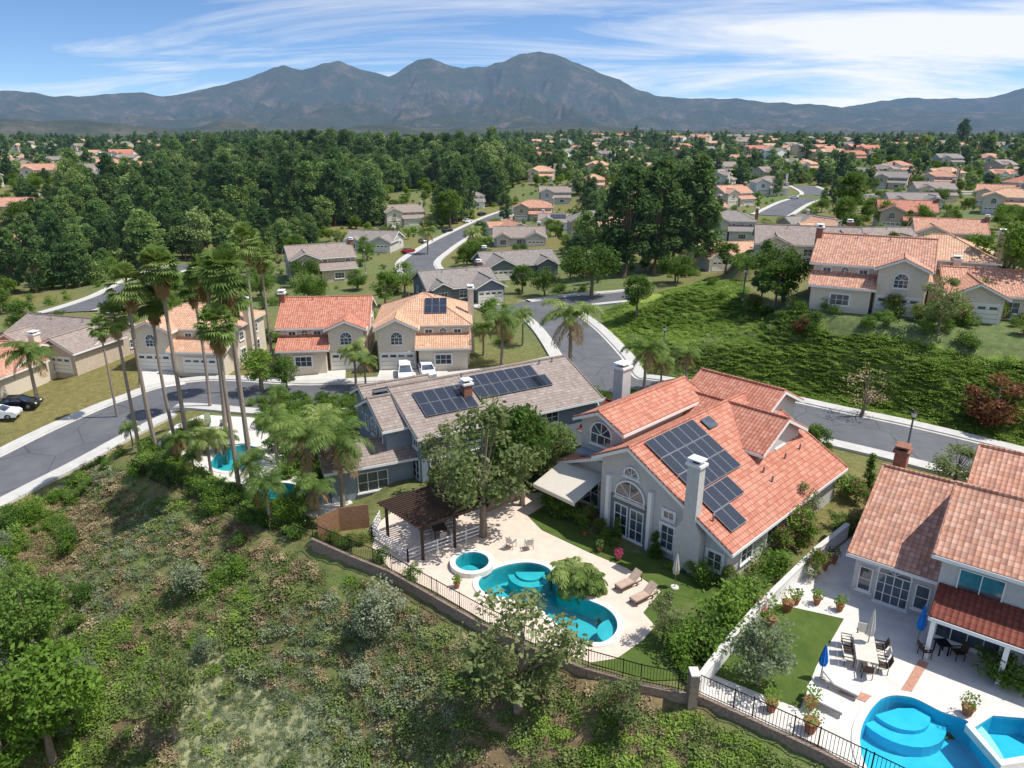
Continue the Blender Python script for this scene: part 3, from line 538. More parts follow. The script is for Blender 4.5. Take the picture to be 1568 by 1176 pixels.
# ---- grey blue house ----
b=B('siding_house',(-7.6,54.2,-.3),R(30)); w_='blueg'
P=gable(b,0,18,0,12,7.0,.38,'x',wall=w_,roof='tile_brown'); panels(b,P,-1,1.2,1.5,5,2); panels(b,P,-1,6.8,.6,7,2); panels(b,P,-1,12.6,2.3,2,1)
gable(b,-2.2,4,2.2,8.2,6.6,.5,'x',wall=w_,roof='tile_brown'); gable(b,-1.2,5,8.5,13,5.8,.5,'x',wall=w_,roof='tile_brown')
win(b,-2.2,5.2,3.2,180,1.4,1.0,True,3,2); win(b,-2.2,3.4,3.2,180,.7,1.4,False,1,2); win(b,-2.2,7,3.2,180,.7,1.4,False,1,2)
win(b,0,1.1,3.2,180,1,1.3); win(b,-1.2,10.5,3.2,180,1.6,1.4,False,3,2)
for yy in (1.2,4,6.6,10): win(b,-2.2 if 2.2<yy<8 else 0,yy,.2,180,1.5,2.0,False,2,3)
for xx in (1.6,5,9,13): win(b,xx,0,3.1,-90,1.4,1.2); win(b,xx,0,.3,-90,1.8,2.0,False,2,3)
chimney(b,5.9,3.2,3,7.2,.8,.8,'brick'); vents(b,P,-1,[6.5,15,16.5],.6); b.done()
p_=S(500,790,-1); b=B('pool_house',(p_[0],p_[1]+2,-1),R(24)); gable(b,0,7,0,4.5,4.1,.42,'x',wall='blueg',roof='tile_brown'); win(b,3.5,0,.5,-90,2.6,1.8,False,3,2); b.done()
# ---------------- mid objects ----------------
def loc(u,v,z=0): x,y=S(u,v,z); return (x,y,z)
cz=2.75; c00=Vector((*S(645,808,cz),cz)); c10=Vector((*S(750,770,cz),cz)); c01=Vector((*S(583,770,cz),cz)); dx=c10-c00; dy=c01-c00
b=B('pergola'); at=lambda a,c,z=0: tuple(c00+dx*a+dy*c+Vector((0,0,z)))
for a in (.04,.5,.96):
    for c in (.06,.94): p=c00+dx*a+dy*c; b.bar('post','wood',(p.x,p.y,0),(p.x,p.y,cz-.2),.2,.2)
for a in (.04,.5,.96): b.bar('beam','wood',at(a,-.03,-.12),at(a,1.03,-.12),.12,.25)
for c in (.02,.98): b.bar('beam','wood',at(-.02,c,-.1),at(1.02,c,-.1),.08,.2)
for i in range(19): c=i/18; b.bar('slat','wood',at(-.05,c,.06),at(1.05,c,.06),.09,.12)
b.done()
def iron_fence(name,pts,h=1.15,base='stone',bh=.45,step=.16,mat='iron'):
    b=B(name)
    for i in range(len(pts)-1):
        a=Vector(pts[i]); c=Vector(pts[i+1]); l=(c-a).length
        if bh: b.slab('base_wall',base,[a+Vector((0,0,-.9)),c+Vector((0,0,-.9)),c+Vector((0,0,bh)),a+Vector((0,0,bh))],(c-a).cross(Vector((0,0,1))).normalized()*.22)
        b.bar('rail',mat,a+Vector((0,0,bh+.1)),c+Vector((0,0,bh+.1)),.03,.03); b.bar('rail',mat,a+Vector((0,0,bh+h)),c+Vector((0,0,bh+h)),.04,.04)
        n_=max(1,int(l/step))
        for k in range(n_):
            p=a.lerp(c,k/n_); r=.02 if k%12 else .05; b.bar('picket',mat,p+Vector((0,0,bh)),p+Vector((0,0,bh+h+(.08 if k%12==0 else 0))),r,r)
    return b.done()
iron_fence('iron_fence',[loc(u,v) for u,v in [(480,831),(540,858),(600,882),(670,922),(740,962),(820,1000),(900,1032),(980,1055),(1052,1070)]])
iron_fence('iron_fence',[loc(u,v) for u,v in [(1066,1070),(1150,1108),(1250,1155),(1330,1195),(1420,1240)]])
iron_fence('iron_fence',[(*S(u,v,-1),-1) for u,v in [(205,722),(290,762),(380,798),(478,836)]],bh=0,h=1.2)
b=B('white_railing')
for q in ([(570,822),(625,860)],[(625,860),(735,822)],[(570,822),(582,800)]):
    a=Vector(loc(*q[0]));c=Vector(loc(*q[1]))
    for hh in (.3,.6,.9): b.bar('rail','white',a+Vector((0,0,hh)),c+Vector((0,0,hh)),.05,.07)
    for k in range(6): p=a.lerp(c,k/5); b.bar('post','white',p,p+Vector((0,0,1.)),.1,.1)
b.done()
def wall(name,pts,h,mat,th=.25,cap=None,z0=-1.):
    b=B(name)
    for i in range(len(pts)-1):
        a=Vector(pts[i]);c=Vector(pts[i+1]); nn=(c-a).cross(Vector((0,0,1))).normalized()*th; b.slab('wall',mat,[a+Vector((0,0,z0)),c+Vector((0,0,z0)),c+Vector((0,0,h)),a+Vector((0,0,h))],nn)
        if cap: b.slab('cap',cap,[a+Vector((0,0,h+.003))-nn*.2,c+Vector((0,0,h+.003))-nn*.2,c+Vector((0,0,h+.08))-nn*.2,a+Vector((0,0,h+.08))-nn*.2],nn*1.4)
    return b.done()
wall('stucco_wall',[loc(u,v) for u,v in [(1062,1066),(1100,1015),(1150,955),(1200,905),(1245,860),(1292,822)]],1.1,'white',cap='conc')
wall('stone_pillar',[loc(1050,1072),loc(1064,1072)],2.0,'stone',.5,'conc')
wall('wooden_fence',[loc(u,v) for u,v in [(488,828),(520,812),(566,806)]],1.9,'fencew',.06)
wall('retaining_wall',[loc(u,v) for u,v in [(742,782),(775,768),(802,760)]],.7,'stone',.3,'conc'); wall('retaining_wall',[loc(u,v) for u,v in [(742,760),(770,750),(800,742)]],1.0,'conc',.3)
b=B('garden_arbor')
for u,v in ((735,770),(790,752),(760,745),(812,730)): x,y,_=loc(u,v); b.bar('post','wood',(x,y,0),(x,y,2.3),.14,.14)
a0=Vector(loc(733,771));a1=Vector(loc(792,751)); dd=Vector(loc(760,745))-Vector(loc(735,770))
for k in range(14): p=a0.lerp(a1,k/13); b.bar('slat','wood',p+Vector((0,0,2.35)),p+dd+Vector((0,0,2.35)),.08,.12)
b.bar('beam','wood',a0+Vector((0,0,2.22)),a1+Vector((0,0,2.22)),.1,.12); b.bar('beam','wood',a0+dd+Vector((0,0,2.22)),a1+dd+Vector((0,0,2.22)),.1,.12); b.done()
def chaise(name,p,rz,mat='cush',fr='wood'):
    b=B(name,p,rz)
    for x in (-.3,.3): b.bar('frame',fr,(x,-.95,.3),(x,.95,.3),.05,.06)
    for x in (-.3,.3):
        for y in (-.85,.5): b.bar('leg',fr,(x,y,0),(x,y,.28),.05,.05)
    b.slab('cushion',mat,[(-.3,-.95,.34),(.3,-.95,.34),(.3,.3,.34),(-.3,.3,.34)],(0,0,.1)); b.slab('backrest',mat,[(-.3,.3,.35),(.3,.3,.35),(.3,.95,.85),(-.3,.95,.85)],(0,-.05,.1))
    for x in (-.28,.28): b.bar('brace',fr,(x,.9,.3),(x,.9,.8),.04,.04)
    b.done()
chaise('chaise_longue',loc(962,898),R(-55)); chaise('chaise_longue',loc(985,918),R(-55))
chaise('chaise_longue',loc(1262,1082),R(48),'white','alu'); chaise('chaise_longue',loc(1286,1056),R(48),'white','alu')
chaise('chaise_longue',(*S(318,650,-1),-1),R(20),'sage','wood'); chaise('chaise_longue',(*S(345,648,-1),-1),R(10),'sage','wood')
def chair(name,p,rz,mat='alu',seat='cush'):
    b=B(name,p,rz); b.slab('seat',seat,[(-.25,-.25,.42),(.25,-.25,.42),(.25,.25,.42),(-.25,.25,.42)],(0,0,.06)); b.slab('backrest',seat,[(-.25,.25,.5),(.25,.25,.5),(.25,.4,1.0),(-.25,.4,1.0)],(0,.04,0))
    for x in (-.26,.26):
        for y in (-.23,.24): b.bar('leg',mat,(x,y,0),(x,y,.42 if y>0 else .62),.035,.035)
        b.bar('armrest',mat,(x,-.25,.64),(x,.32,.64),.05,.03)
    b.done()
chair('patio_chair',loc(783,838),R(150),'alu','canvas'); chair('patio_chair',loc(810,840),R(190),'alu','canvas')
def table(name,p,rz,w,l,mat='wood'):
    b=B(name,p,rz); b.slab('top',mat,[(-w/2,-l/2,.7),(w/2,-l/2,.7),(w/2,l/2,.7),(-w/2,l/2,.7)],(0,0,.05))
    for x in (-w/2+.1,w/2-.1):
        for y in (-l/2+.1,l/2-.1): b.bar('leg',mat,(x,y,0),(x,y,.7),.06,.06)
    b.done()
tp=loc(1322,1008); table('dining_table',tp,R(-20),1.1,2.4,'canvas')
for i,(a,c,r) in enumerate([(-.85,-.8,90),(-.85,0,90),(-.85,.8,90),(.85,-.8,-90),(.85,0,-90),(.85,.8,-90),(0,1.5,0),(0,-1.5,180)]):
    t=R(-20); chair('dining_chair',(tp[0]+a*math.cos(t)-c*math.sin(t),tp[1]+a*math.sin(t)+c*math.cos(t),0),R(r-20),'iron','wood' if i%2 else 'canvas')
table('bistro_table',loc(1440,1000),0,.7,.7,'iron'); chair('bistro_chair',loc(1415,1005),R(90),'iron','wood'); chair('bistro_chair',loc(1465,1008),R(-90),'iron','wood')
tp=loc(670,815); table('dining_table',tp,R(20),1.,2.,'wood')
for a,c,r in ((-.9,-.5,90),(-.9,.5,90),(.9,-.5,-90),(.9,.5,-90),(0,1.4,0),(0,-1.4,180)): t=R(20); chair('dining_chair',(tp[0]+a*math.cos(t)-c*math.sin(t),tp[1]+a*math.sin(t)+c*math.cos(t),0),R(r+20),'wood','canvas')
def umbrella(p,mat,h=2.6):
    b=B('patio_umbrella',p); b.cyl('pole','alu',(0,0,0),(0,0,h),.03,.03,8); b.cyl('base','conc',(0,0,0),(0,0,.1),.3,.26,16)
    n=16; rr=[(h*.42,.19),(h*.55,.24),(h*.75,.16),(h*.97,.05),(h,.0)]
    vs=[(r*(1 if i%2 else .72)*math.cos(2*math.pi*i/n),r*(1 if i%2 else .72)*math.sin(2*math.pi*i/n),z) for z,r in rr for i in range(n)]
    b.f('folded_canopy',mat,vs,[(k*n+i,k*n+(i+1)%n,(k+1)*n+(i+1)%n,(k+1)*n+i) for k in range(4) for i in range(n)]); b.done()
umbrella(loc(1033,900),'canvas'); umbrella(loc(1403,990),'bluecl',2.9); umbrella(loc(1256,1040),'bluecl',2.3); umbrella(loc(1326,1000),'canvas',3.0)
def lamp(u,v,h=6.5):
    x,y,z=G(u,v); b=B('street_lamp',(x,y,z)); b.cyl('base','conc',(0,0,0),(0,0,.5),.2,.17,10); b.cyl('pole','dkg',(0,0,.5),(0,0,h-.7),.11,.08,8)
    b.cyl('lantern','white',(0,0,h-.65),(0,0,h-.2),.15,.27,8); b.cyl('cap','iron',(0,0,h-.2),(0,0,h),.34,.05,8); b.cyl('collar','iron',(0,0,h-.75),(0,0,h-.65),.18,.18,8); b.done()
for u,v,h in ((1382,722,6),(1014,560,5.5),(1137,462,5),(735,372,7),(560,420,6.5),(905,440,6)): lamp(u,v,h)
def car(name,u,v,rz,mat,suv=False):
    x,y,z=G(u,v); b=B(name,(x,y,z+.15),R(rz)); H=1.72 if suv else 1.45; w=.93
    low=[(-2.3,.32),(-2.33,.7),(-2.2,.95),(-1.1,1.02),(1.0,1.02),(2.05,.86),(2.3,.68),(2.28,.32)]
    b.slab('body',mat,[(x_,-w,z_) for x_,z_ in low],(0,2*w,0))
    cb=[(-2.1 if suv else -1.7,1.0,.88),(-1.85 if suv else -1.1,H,.70),(.35,H,.70),(1.15,1.0,.86)]
    vs=[(x_,-ww,z_) for x_,z_,ww in cb]+[(x_,ww,z_) for x_,z_,ww in cb]; b.f('cabin','glass',vs,[(0,1,2,3),(7,6,5,4),(0,4,5,1),(2,6,7,3)])
    b.slab('roof',mat,[(cb[1][0]-.03,-.71,H-.02),(cb[2][0]+.05,-.71,H-.02),(cb[2][0]+.05,.71,H-.02),(cb[1][0]-.03,.71,H-.02)],(0,0,.06))
    for i in (0,2):
        for sg in (0,4): b.bar('pillar',mat,vs[i+sg],vs[i+1+sg],.09,.09)
    for sg in (-1,1): b.bar('pillar',mat,(-.45,sg*.88,1.0),(-.5,sg*.71,H),.07,.07); b.bar('mirror',mat,(.8,sg*.9,1.08),(.8,sg*1.08,1.08),.12,.12)
    for xx in (-1.42,1.42):
        for sg in (-1,1): b.cyl('wheel','tyre',(xx,sg*.72,.34),(xx,sg*.96,.34),.34,.34,16); b.cyl('hubcap','alu',(xx,sg*.96,.34),(xx,sg*.975,.34),.2,.19,10)
    for sg in (-1,1): b.box('headlight','white',2.2,2.33,sg*.7-.18,sg*.7+.18,.62,.76); b.box('taillight','carr',-2.36,-2.25,sg*.75-.12,sg*.75+.12,.66,.92)
    b.done(bevel=('body','roof'))
car('suv_car',621,579,-80,'carw',True); car('parked_car',654,575,-75,'carw'); car('parked_car',30,626,10,'cark'); car('parked_car',-2,642,12,'carw')
car('parked_car',685,356,55,'cark'); car('parked_car',716,341,50,'carw'); car('parked_car',738,330,50,'cark'); car('parked_car',648,372,120,'cars'); car('parked_car',1540,458,10,'cark'); car('parked_car',918,632,-60,'cars'); car('parked_car',1215,305,0,'carw'); car('parked_car',625,388,60,'carr')
def pot(u,v,r=.25,z=0):
    x,y,_=loc(u,v,z); b=B('potted_plant',(x,y,z)); b.cyl('pot','terr',(0,0,0),(0,0,r*1.7),r*.65,r,12); b.cyl('rim','terr',(0,0,r*1.7),(0,0,r*1.95),r*1.12,r*1.12,12)
    vs=[];fs=[]
    for i in range(110):
        d=Vector((random.gauss(0,1),random.gauss(0,1),random.gauss(0,1))).normalized()*r*1.7*random.random()**.4; p=d+Vector((0,0,r*3.1)); a=Vector((random.gauss(0,1),random.gauss(0,1),random.gauss(0,1))).normalized()*.08; c=a.orthogonal().normalized()*.05
        k=len(vs); vs+=[tuple(p-a),tuple(p+c),tuple(p+a),tuple(p-c)]; fs.append((k,k+1,k+2,k+3))
    b.f('foliage',random.choice(('bright','broad','pink')),vs,fs); b.done()
for u,v,r in ((918,845,.2),(947,858,.2),(922,832,.18),(895,820,.2),(1180,958,.32),(1205,935,.35),(1218,925,.25),(1165,945,.3),(1110,1000,.25),(1140,990,.3),(1285,935,.25),(1180,1088,.3),(1250,925,.25),(1240,1085,.3),(1240,1120,.35),(1480,1095,.3),(1275,862,.28),(1262,872,.25),(700,900,.2)): pot(u,v,r)
# ---------------- vegetation meshes ----------------
def quads(c,s,asp=.55,flat_=.6):
    N=len(c); a=rng.normal(size=(N,3)); a[:,2]*=flat_; a/=np.linalg.norm(a,axis=1)[:,None]; r=rng.normal(size=(N,3)); r[:,2]*=flat_; b_=r-a*(r*a).sum(1)[:,None]; b_/=np.linalg.norm(b_,axis=1)[:,None]
    sz=s*(.6+.8*rng.random(N))[:,None]; a=a*sz; b_=b_*sz*asp; v=np.stack([c-a,c+b_,c+a,c-b_],1).reshape(-1,3); return v,np.arange(4*N).reshape(-1,4)
def tube(vs,fs,pts,rad,n=6):
    k0=len(vs)
    for p,r in zip(pts,rad):
        for i in range(n): t=2*math.pi*i/n; vs.append((p[0]+r*math.cos(t),p[1]+r*math.sin(t),p[2]))
    for j in range(len(pts)-1):
        for i in range(n): fs.append((k0+j*n+i,k0+j*n+(i+1)%n,k0+(j+1)*n+(i+1)%n,k0+(j+1)*n+i))
def treemesh(name,H,Rr,th,K,N,ls,leaf,shape='round',cr=.36,extra=None,bark='bark',tr=.03):
    vs=[];fs=[]; lean=rng.normal(size=2)*H*.02
    tube(vs,fs,[(0,0,-.3),(lean[0]*.5,lean[1]*.5,th*.6),(lean[0],lean[1],th),(lean[0]*1.2,lean[1],H*.8)],[H*tr*1.3,H*tr,H*tr*.75,H*tr*.15])
    C=[]
    for i in range(K):
        t=rng.random()
        if shape=='round': pr=math.sqrt(max(0,1-(2*t-1)**2))
        elif shape=='cone': pr=(1-t)**.75*.95+.05
        else: pr=math.sin(math.pi*min(1,t*.85+.15))**.7
        a=rng.random()*2*math.pi; r=Rr*pr*(.45+.5*rng.random())*(1-cr*.4); C.append((r*math.cos(a)+lean[0],r*math.sin(a)+lean[1],th*.85+(H-th)*(.08+.84*t)))
        if i%2==0 and H>2: tube(vs,fs,[(lean[0],lean[1],th*.7+(C[-1][2]-th*.7)*.3),tuple(C[-1])],[H*tr*.35,H*tr*.08],4)
    C=np.array(C); nb=len(fs); k=rng.integers(0,K,N); d=rng.normal(size=(N,3)); d/=np.linalg.norm(d,axis=1)[:,None]; d*=(rng.random(N)**.45)[:,None]*Rr*cr*(.6+.8*rng.random(K))[k][:,None]; d[:,2]*=.7
    q,qf=quads(C[k]+d,ls); mi=[0]*nb+[1]*N; V=[tuple(p) for p in vs]+q.tolist(); Fc=fs+(qf+len(vs)).tolist(); mats=[M[bark],L[leaf]]
    if extra:
        nn=N//6; kk=rng.integers(0,K,nn); e=rng.normal(size=(nn,3)); e/=np.linalg.norm(e,axis=1)[:,None]; q,qf=quads(C[kk]+e*Rr*cr*1.05,ls*.8); Fc+=(qf+len(V)).tolist(); V+=q.tolist(); mi+=[2]*nn; mats.append(L[extra])
    return newmesh(name,V,Fc,mats,mi)
def fanpalm(name,H):
    vs=[];fs=[];mi=[]; bend=rng.normal()*.6
    tube(vs,fs,[(bend*(t*t-t)*1.5,0,H*t-.3*(t==0)) for t in np.linspace(0,1,9)],[.21-.08*t for t in np.linspace(0,1,9)],8); mi+=[0]*len(fs)
    for i in range(84):
        dead=i>=62; el=R(rng.uniform(-40,80)) if not dead else R(rng.uniform(-85,-50)); az=rng.random()*6.283; d=np.array([math.cos(el)*math.cos(az),math.cos(el)*math.sin(az),math.sin(el)])
        L0=rng.uniform(.8,1.3) if not dead else rng.uniform(.3,.6); o=np.array([0,0,H-(.1 if not dead else rng.uniform(.2,1.6))]); p=o+d*L0; sd=np.cross(d,[0,0,1.]); sd/=np.linalg.norm(sd)+1e-6; up=np.cross(sd,d)
        k=len(vs); vs+=[tuple(o+sd*.03),tuple(o-sd*.03),tuple(p-sd*.02),tuple(p+sd*.02)]; fs.append((k,k+1,k+2,k+3)); mi.append(2 if dead else 1)
        for j in range(11):
            t=R(-80+16*j); dr=d*math.cos(t)+sd*math.sin(t); ln=rng.uniform(.8,1.1)*(1 if not dead else .7); e=p+dr*ln; e[2]-=.25*ln; m=p+dr*ln*.55; wv=np.cross(dr,up)*.1
            k=len(vs); vs+=[tuple(p),tuple(m+wv),tuple(e),tuple(m-wv)]; fs.append((k,k+1,k+2,k+3)); mi.append(2 if dead else 1)
    return newmesh(name,vs,fs,[M['barkp'],L['palm'],L['palmd']],mi)
def queenpalm(name,H,nf_=22,ln=3.0,dead=3):
    vs=[];fs=[];mi=[]; tube(vs,fs,[(0,0,-.3),(.1,0,H*.4),(.05,0,H*.8),(0,0,H)],[.22,.17,.15,.13],8); mi+=[0]*len(fs)
    for i in range(nf_+dead):
        dd=i>=nf_; el=R(rng.uniform(5,80)) if not dd else R(-35); az=i*2.4+rng.normal()*.2; p=np.array([0,0,H]); S_=13; l=ln*rng.uniform(.8,1.1)
        hd=np.array([math.cos(az),math.sin(az),0]); sd=np.array([-hd[1],hd[0],0])
        for s in range(S_):
            t=s/S_; e=el-R(115)*t**1.3*(1 if not dd else .5); d=hd*math.cos(e)+np.array([0,0,math.sin(e)]); q=p+d*l/S_
            k=len(vs); vs+=[tuple(p+sd*.025),tuple(p-sd*.025),tuple(q-sd*.02),tuple(q+sd*.02)]; fs.append((k,k+1,k+2,k+3)); mi.append(2 if dd else 1)
            if s>0:
                for sg in (-1,1):
                    for h in (0,.33,.66):
                        b0=p+(q-p)*h; ll=.28*ln*math.sin(math.pi*min(1,.12+t*.88))**.6*rng.uniform(.8,1.1); dr=sd*sg*.8+d*.45+np.array([0,0,rng.uniform(-.55,.1)]); dr/=np.linalg.norm(dr); m=b0+dr*ll*.5; tip=b0+dr*ll+np.array([0,0,-.3*ll]); w=d*.045
                        k=len(vs); vs+=[tuple(b0),tuple(m+w),tuple(tip),tuple(m-w)]; fs.append((k,k+1,k+2,k+3)); mi.append(2 if dd else 1)
            p=q
    return newmesh(name,vs,fs,[M['barkp'],L['palm'],L['palmd']],mi)
TM={}
def reg(k,ms,H): TM[k]=(ms,H)
reg('broad',[treemesh('broadleaf_tree_a',7,3,2,26,4600,.16,'broad'),treemesh('broadleaf_tree_b',7,3.2,1.8,20,4200,.16,'broad',cr=.40)],7)
reg('bright',[treemesh('bright_tree_a',6,2.9,1.5,24,4200,.13,'bright'),treemesh('bright_tree_b',6,2.7,1.5,18,3800,.13,'bright')],6)
reg('olive',[treemesh('olive_tree_a',6,2.4,1.6,22,3100,.12,'olive',cr=.33),treemesh('olive_tree_b',6,2.5,1.6,26,3500,.12,'olive',cr=.30)],6)
reg('sage',[treemesh('sage_a',3,1.7,.5,16,2600,.09,'sage',cr=.42)],3)
reg('pine',[treemesh('pine_a',18,4.6,2,70,6500,.36,'dark','oval',cr=.30,tr=.016),treemesh('pine_b',18,4.0,2,60,6000,.36,'dark','cone',cr=.32,tr=.016)],18)
reg('cyp',[treemesh('cypress_a',5,.75,.4,30,1800,.11,'broad','cone',cr=.5,tr=.02)],5)
reg('bare',[treemesh('bare_a',5,2.1,1.,22,500,.09,'dry',cr=.4)],5)
reg('red',[treemesh('red_a',4,1.9,.6,16,2200,.13,'redf',cr=.42)],4)
reg('shrub',[treemesh('shrub_a',1.6,1.2,.1,14,1100,.09,'broad',cr=.45),treemesh('shrub_b',1.6,1.3,.1,12,1000,.09,'bright',cr=.45)],1.6)
reg('flower',[treemesh('flower_a',2.4,1.5,.3,14,1500,.10,'bright',cr=.42,extra='pink')],2.4)
reg('fan',[fanpalm('fan_palm_a',15),fanpalm('fan_palm_b',15)],16)
reg('queen',[queenpalm('queen_palm_a',5.5),queenpalm('queen_palm_b',5.5,18,3.2,5)],7)
reg('cycad',[queenpalm('cycad_a',.5,26,1.3,0)],1.3)
NM={'broad':'broadleaf_tree','bright':'garden_tree','olive':'olive_tree','sage':'sage_bush','pine':'pine_tree','cyp':'cypress_tree','bare':'bare_tree','red':'red_leaf_shrub','shrub':'garden_shrub','flower':'flowering_shrub','fan':'fan_palm_tree','queen':'queen_palm_tree','cycad':'cycad_plant'}
def tree(k,u,vb,vt,ws=1.):
    x,y,z=G(u,vb); yn=(vt-588)/FP; t=y/(ca-yn*sa); h=max(.5,CH-(sa+yn*ca)*t-z); ms,H=TM[k]; s=h/H; me=random.choice(ms)
    sx=min(1.15,max(.7,s))*.95*ws if k=='fan' else s*ws
    addobj(NM[k],me,(x,y,z),random.random()*6.28,(sx,sx,s))
T_=[('fan',240,690,415),('fan',214,692,468),('fan',268,672,445),('fan',288,682,388),('fan',368,762,478),('fan',388,748,392),('fan',345,660,400),('fan',402,600,352),('fan',418,560,380),('fan',322,625,425),('fan',180,640,490),('fan',385,700,430),
('queen',500,715,622),('queen',478,770,640),('queen',525,778,650),('queen',425,712,625),('queen',392,770,690),('queen',430,640,590),('queen',545,592,520),('queen',872,580,458),('queen',768,560,470),('queen',740,545,490),('queen',800,530,470),('queen',985,606,515),('queen',1048,592,530),('queen',60,620,518),('queen',1010,600,540),('queen',325,735,650),('queen',280,715,660),('queen',205,690,645),('queen',415,810,720),('queen',490,810,730),('queen',350,720,655),('queen',300,735,690),('queen',560,600,540),('queen',725,395,345),('queen',655,390,345),
('olive',793,1088,905,1.1),('olive',1014,985,905,.8),('olive',740,822,605,.85),('olive',690,765,645,.9),('broad',800,775,620,.75),('olive',835,745,640),('broad',770,760,625,.7),('broad',850,730,650),('sage',1160,1052,955,.8),('olive',950,1110,1035,1.1),('olive',1225,812,738,.8),('flower',1222,838,780,.8),('flower',1195,850,810,.8),('cyp',1326,755,690),('cyp',1240,720,655),('broad',1245,705,650),
('bare',1318,640,552),('olive',1460,745,680,1.5),('olive',1435,510,420),('bright',1520,470,335),('broad',60,1010,880,.8),('bright',80,1165,990,.9),('bright',20,1200,1030),('olive',270,1130,1000,.8),('red',1515,655,560),('red',1225,512,480),('broad',20,930,860,.8),
('pine',955,425,236),('pine',1000,420,226),('pine',1062,415,222),('pine',1030,410,240),('broad',905,455,362),('broad',975,485,420),('broad',940,425,350),('broad',690,350,290),('pine',775,345,290),('broad',1200,460,365),('pine',1165,460,360),('broad',1300,335,262),('broad',1185,475,400),('broad',1290,350,300),('bright',1350,350,305),('bright',1400,360,312),
('cyp',30,560,505),('broad',1140,430,380),('broad',1110,420,370),('bright',1490,480,425),('broad',835,455,405),('broad',800,450,405),('bright',590,470,415),('bright',620,450,400),('broad',470,440,390),('bright',760,510,455),('broad',670,445,410),('bright',400,600,530),('broad',440,600,545),('cycad',876,902,862,1.1),('cycad',900,906,872),
('shrub',1130,950,895),('shrub',1105,965,915),('shrub',1080,990,945),('shrub',1060,1010,960),('flower',1115,900,870,.8),('shrub',1080,895,860,.7),('cyp',1005,855,812,1.5),('cyp',905,800,765),('cyp',945,825,790,1.5),('shrub',1150,925,890),('shrub',1180,880,840),('flower',1245,885,845,.8),('shrub',1545,1050,1010),('shrub',1520,1035,1000),('red',1205,800,765,.8),('shrub',1285,760,725),('flower',1310,770,740),
('shrub',860,790,765),('shrub',880,800,775),('shrub',850,775,745),('broad',120,300,270),('bright',180,320,285),('broad',40,345,300),('pine',1470,225,178),('pine',1310,240,205),('queen',1510,240,205),('queen',1415,238,205),('pine',430,235,195),('pine',395,240,200)]
for t in T_: tree(*t)
# ---------------- instanced masses ----------------
def scatter(name,pts,scl,idx_,meshes,tilt=.15):
    col_=bpy.data.collections.new(name+'_kinds')
    for i,me in enumerate(meshes): o=bpy.data.objects.new('%s_kind_%02d'%(name,i),me); col_.objects.link(o)
    N=len(pts); me=bpy.data.meshes.new(name); me.vertices.add(N); me.vertices.foreach_set('co',np.array(pts,float).ravel())
    rot=np.stack([rng.normal(size=N)*tilt,rng.normal(size=N)*tilt,rng.random(N)*6.283],-1); me.attributes.new('rot','FLOAT_VECTOR','POINT').data.foreach_set('vector',rot.ravel())
    me.attributes.new('scl','FLOAT_VECTOR','POINT').data.foreach_set('vector',np.array(scl,float).ravel()); me.attributes.new('kind','INT','POINT').data.foreach_set('value',np.array(idx_,dtype=np.int32))
    o=addobj(name,me); ng=bpy.data.node_groups.new(name,'GeometryNodeTree'); ng.interface.new_socket('Geometry',in_out='INPUT',socket_type='NodeSocketGeometry'); ng.interface.new_socket('Geometry',in_out='OUTPUT',socket_type='NodeSocketGeometry')
    N_=ng.nodes; gi=N_.new('NodeGroupInput'); go=N_.new('NodeGroupOutput'); ip=N_.new('GeometryNodeInstanceOnPoints'); ci=N_.new('GeometryNodeCollectionInfo'); ci.inputs['Collection'].default_value=col_; ci.inputs['Separate Children'].default_value=True; ci.inputs['Reset Children'].default_value=True
    def na(nm,ty): a=N_.new('GeometryNodeInputNamedAttribute'); a.data_type=ty; a.inputs['Name'].default_value=nm; return [q for q in a.outputs if q.enabled and q.name=='Attribute'][0]
    l=ng.links.new; l(gi.outputs[0],ip.inputs['Points']); l(ci.outputs[0],ip.inputs['Instance']); ip.inputs['Pick Instance'].default_value=True
    l(na('kind','INT'),ip.inputs['Instance Index']); l(na('rot','FLOAT_VECTOR'),ip.inputs['Rotation']); l(na('scl','FLOAT_VECTOR'),ip.inputs['Scale']); l(ip.outputs[0],go.inputs[0])
    md=o.modifiers.new('instances','NODES'); md.node_group=ng
def samp(poly,N):
    p=np.array(poly); lo=p.min(0);hi=p.max(0); x=rng.uniform(lo[0],hi[0],N*4); y=rng.uniform(lo[1],hi[1],N*4); m=pip(x,y,poly); return x[m][:N],y[m][:N]
def clump(name,r,h,N,ls,leaf,extra=None):
    d=rng.normal(size=(N,3)); d/=np.linalg.norm(d,axis=1)[:,None]; d*=(rng.random(N)**.4)[:,None]; c=d*[r,r,h]; c[:,2]=np.abs(c[:,2]); v,f=quads(c,ls,flat_=.35); mi=(rng.random(N)<.15).astype(int) if extra else [0]*N
    return newmesh(name,v,f,[L[leaf]]+([L[extra]] if extra else []),mi)
CL=[clump('c0',.75,.28,240,.075,'scrub'),clump('c1',.7,.24,220,.075,'dry','scrub'),clump('c2',.7,.3,220,.07,'sage','scrub'),clump('c3',.75,.3,240,.08,'cover'),clump('c4',.6,.2,180,.07,'olive','dry')]
HP2=[tuple(p) for p in FL[:]]+[(30,2),(-10,8),(-40,18),(-75,25)]
x,y=samp(HP2,12500); d=dline(x,y,FL); m=(d>.5)&~(pip(x,y,PALE)&(rng.random(len(x))<.85)); x,y,d=x[m],y[m],d[m]; z=gz(x,y)
kd=[]; sc_=[]
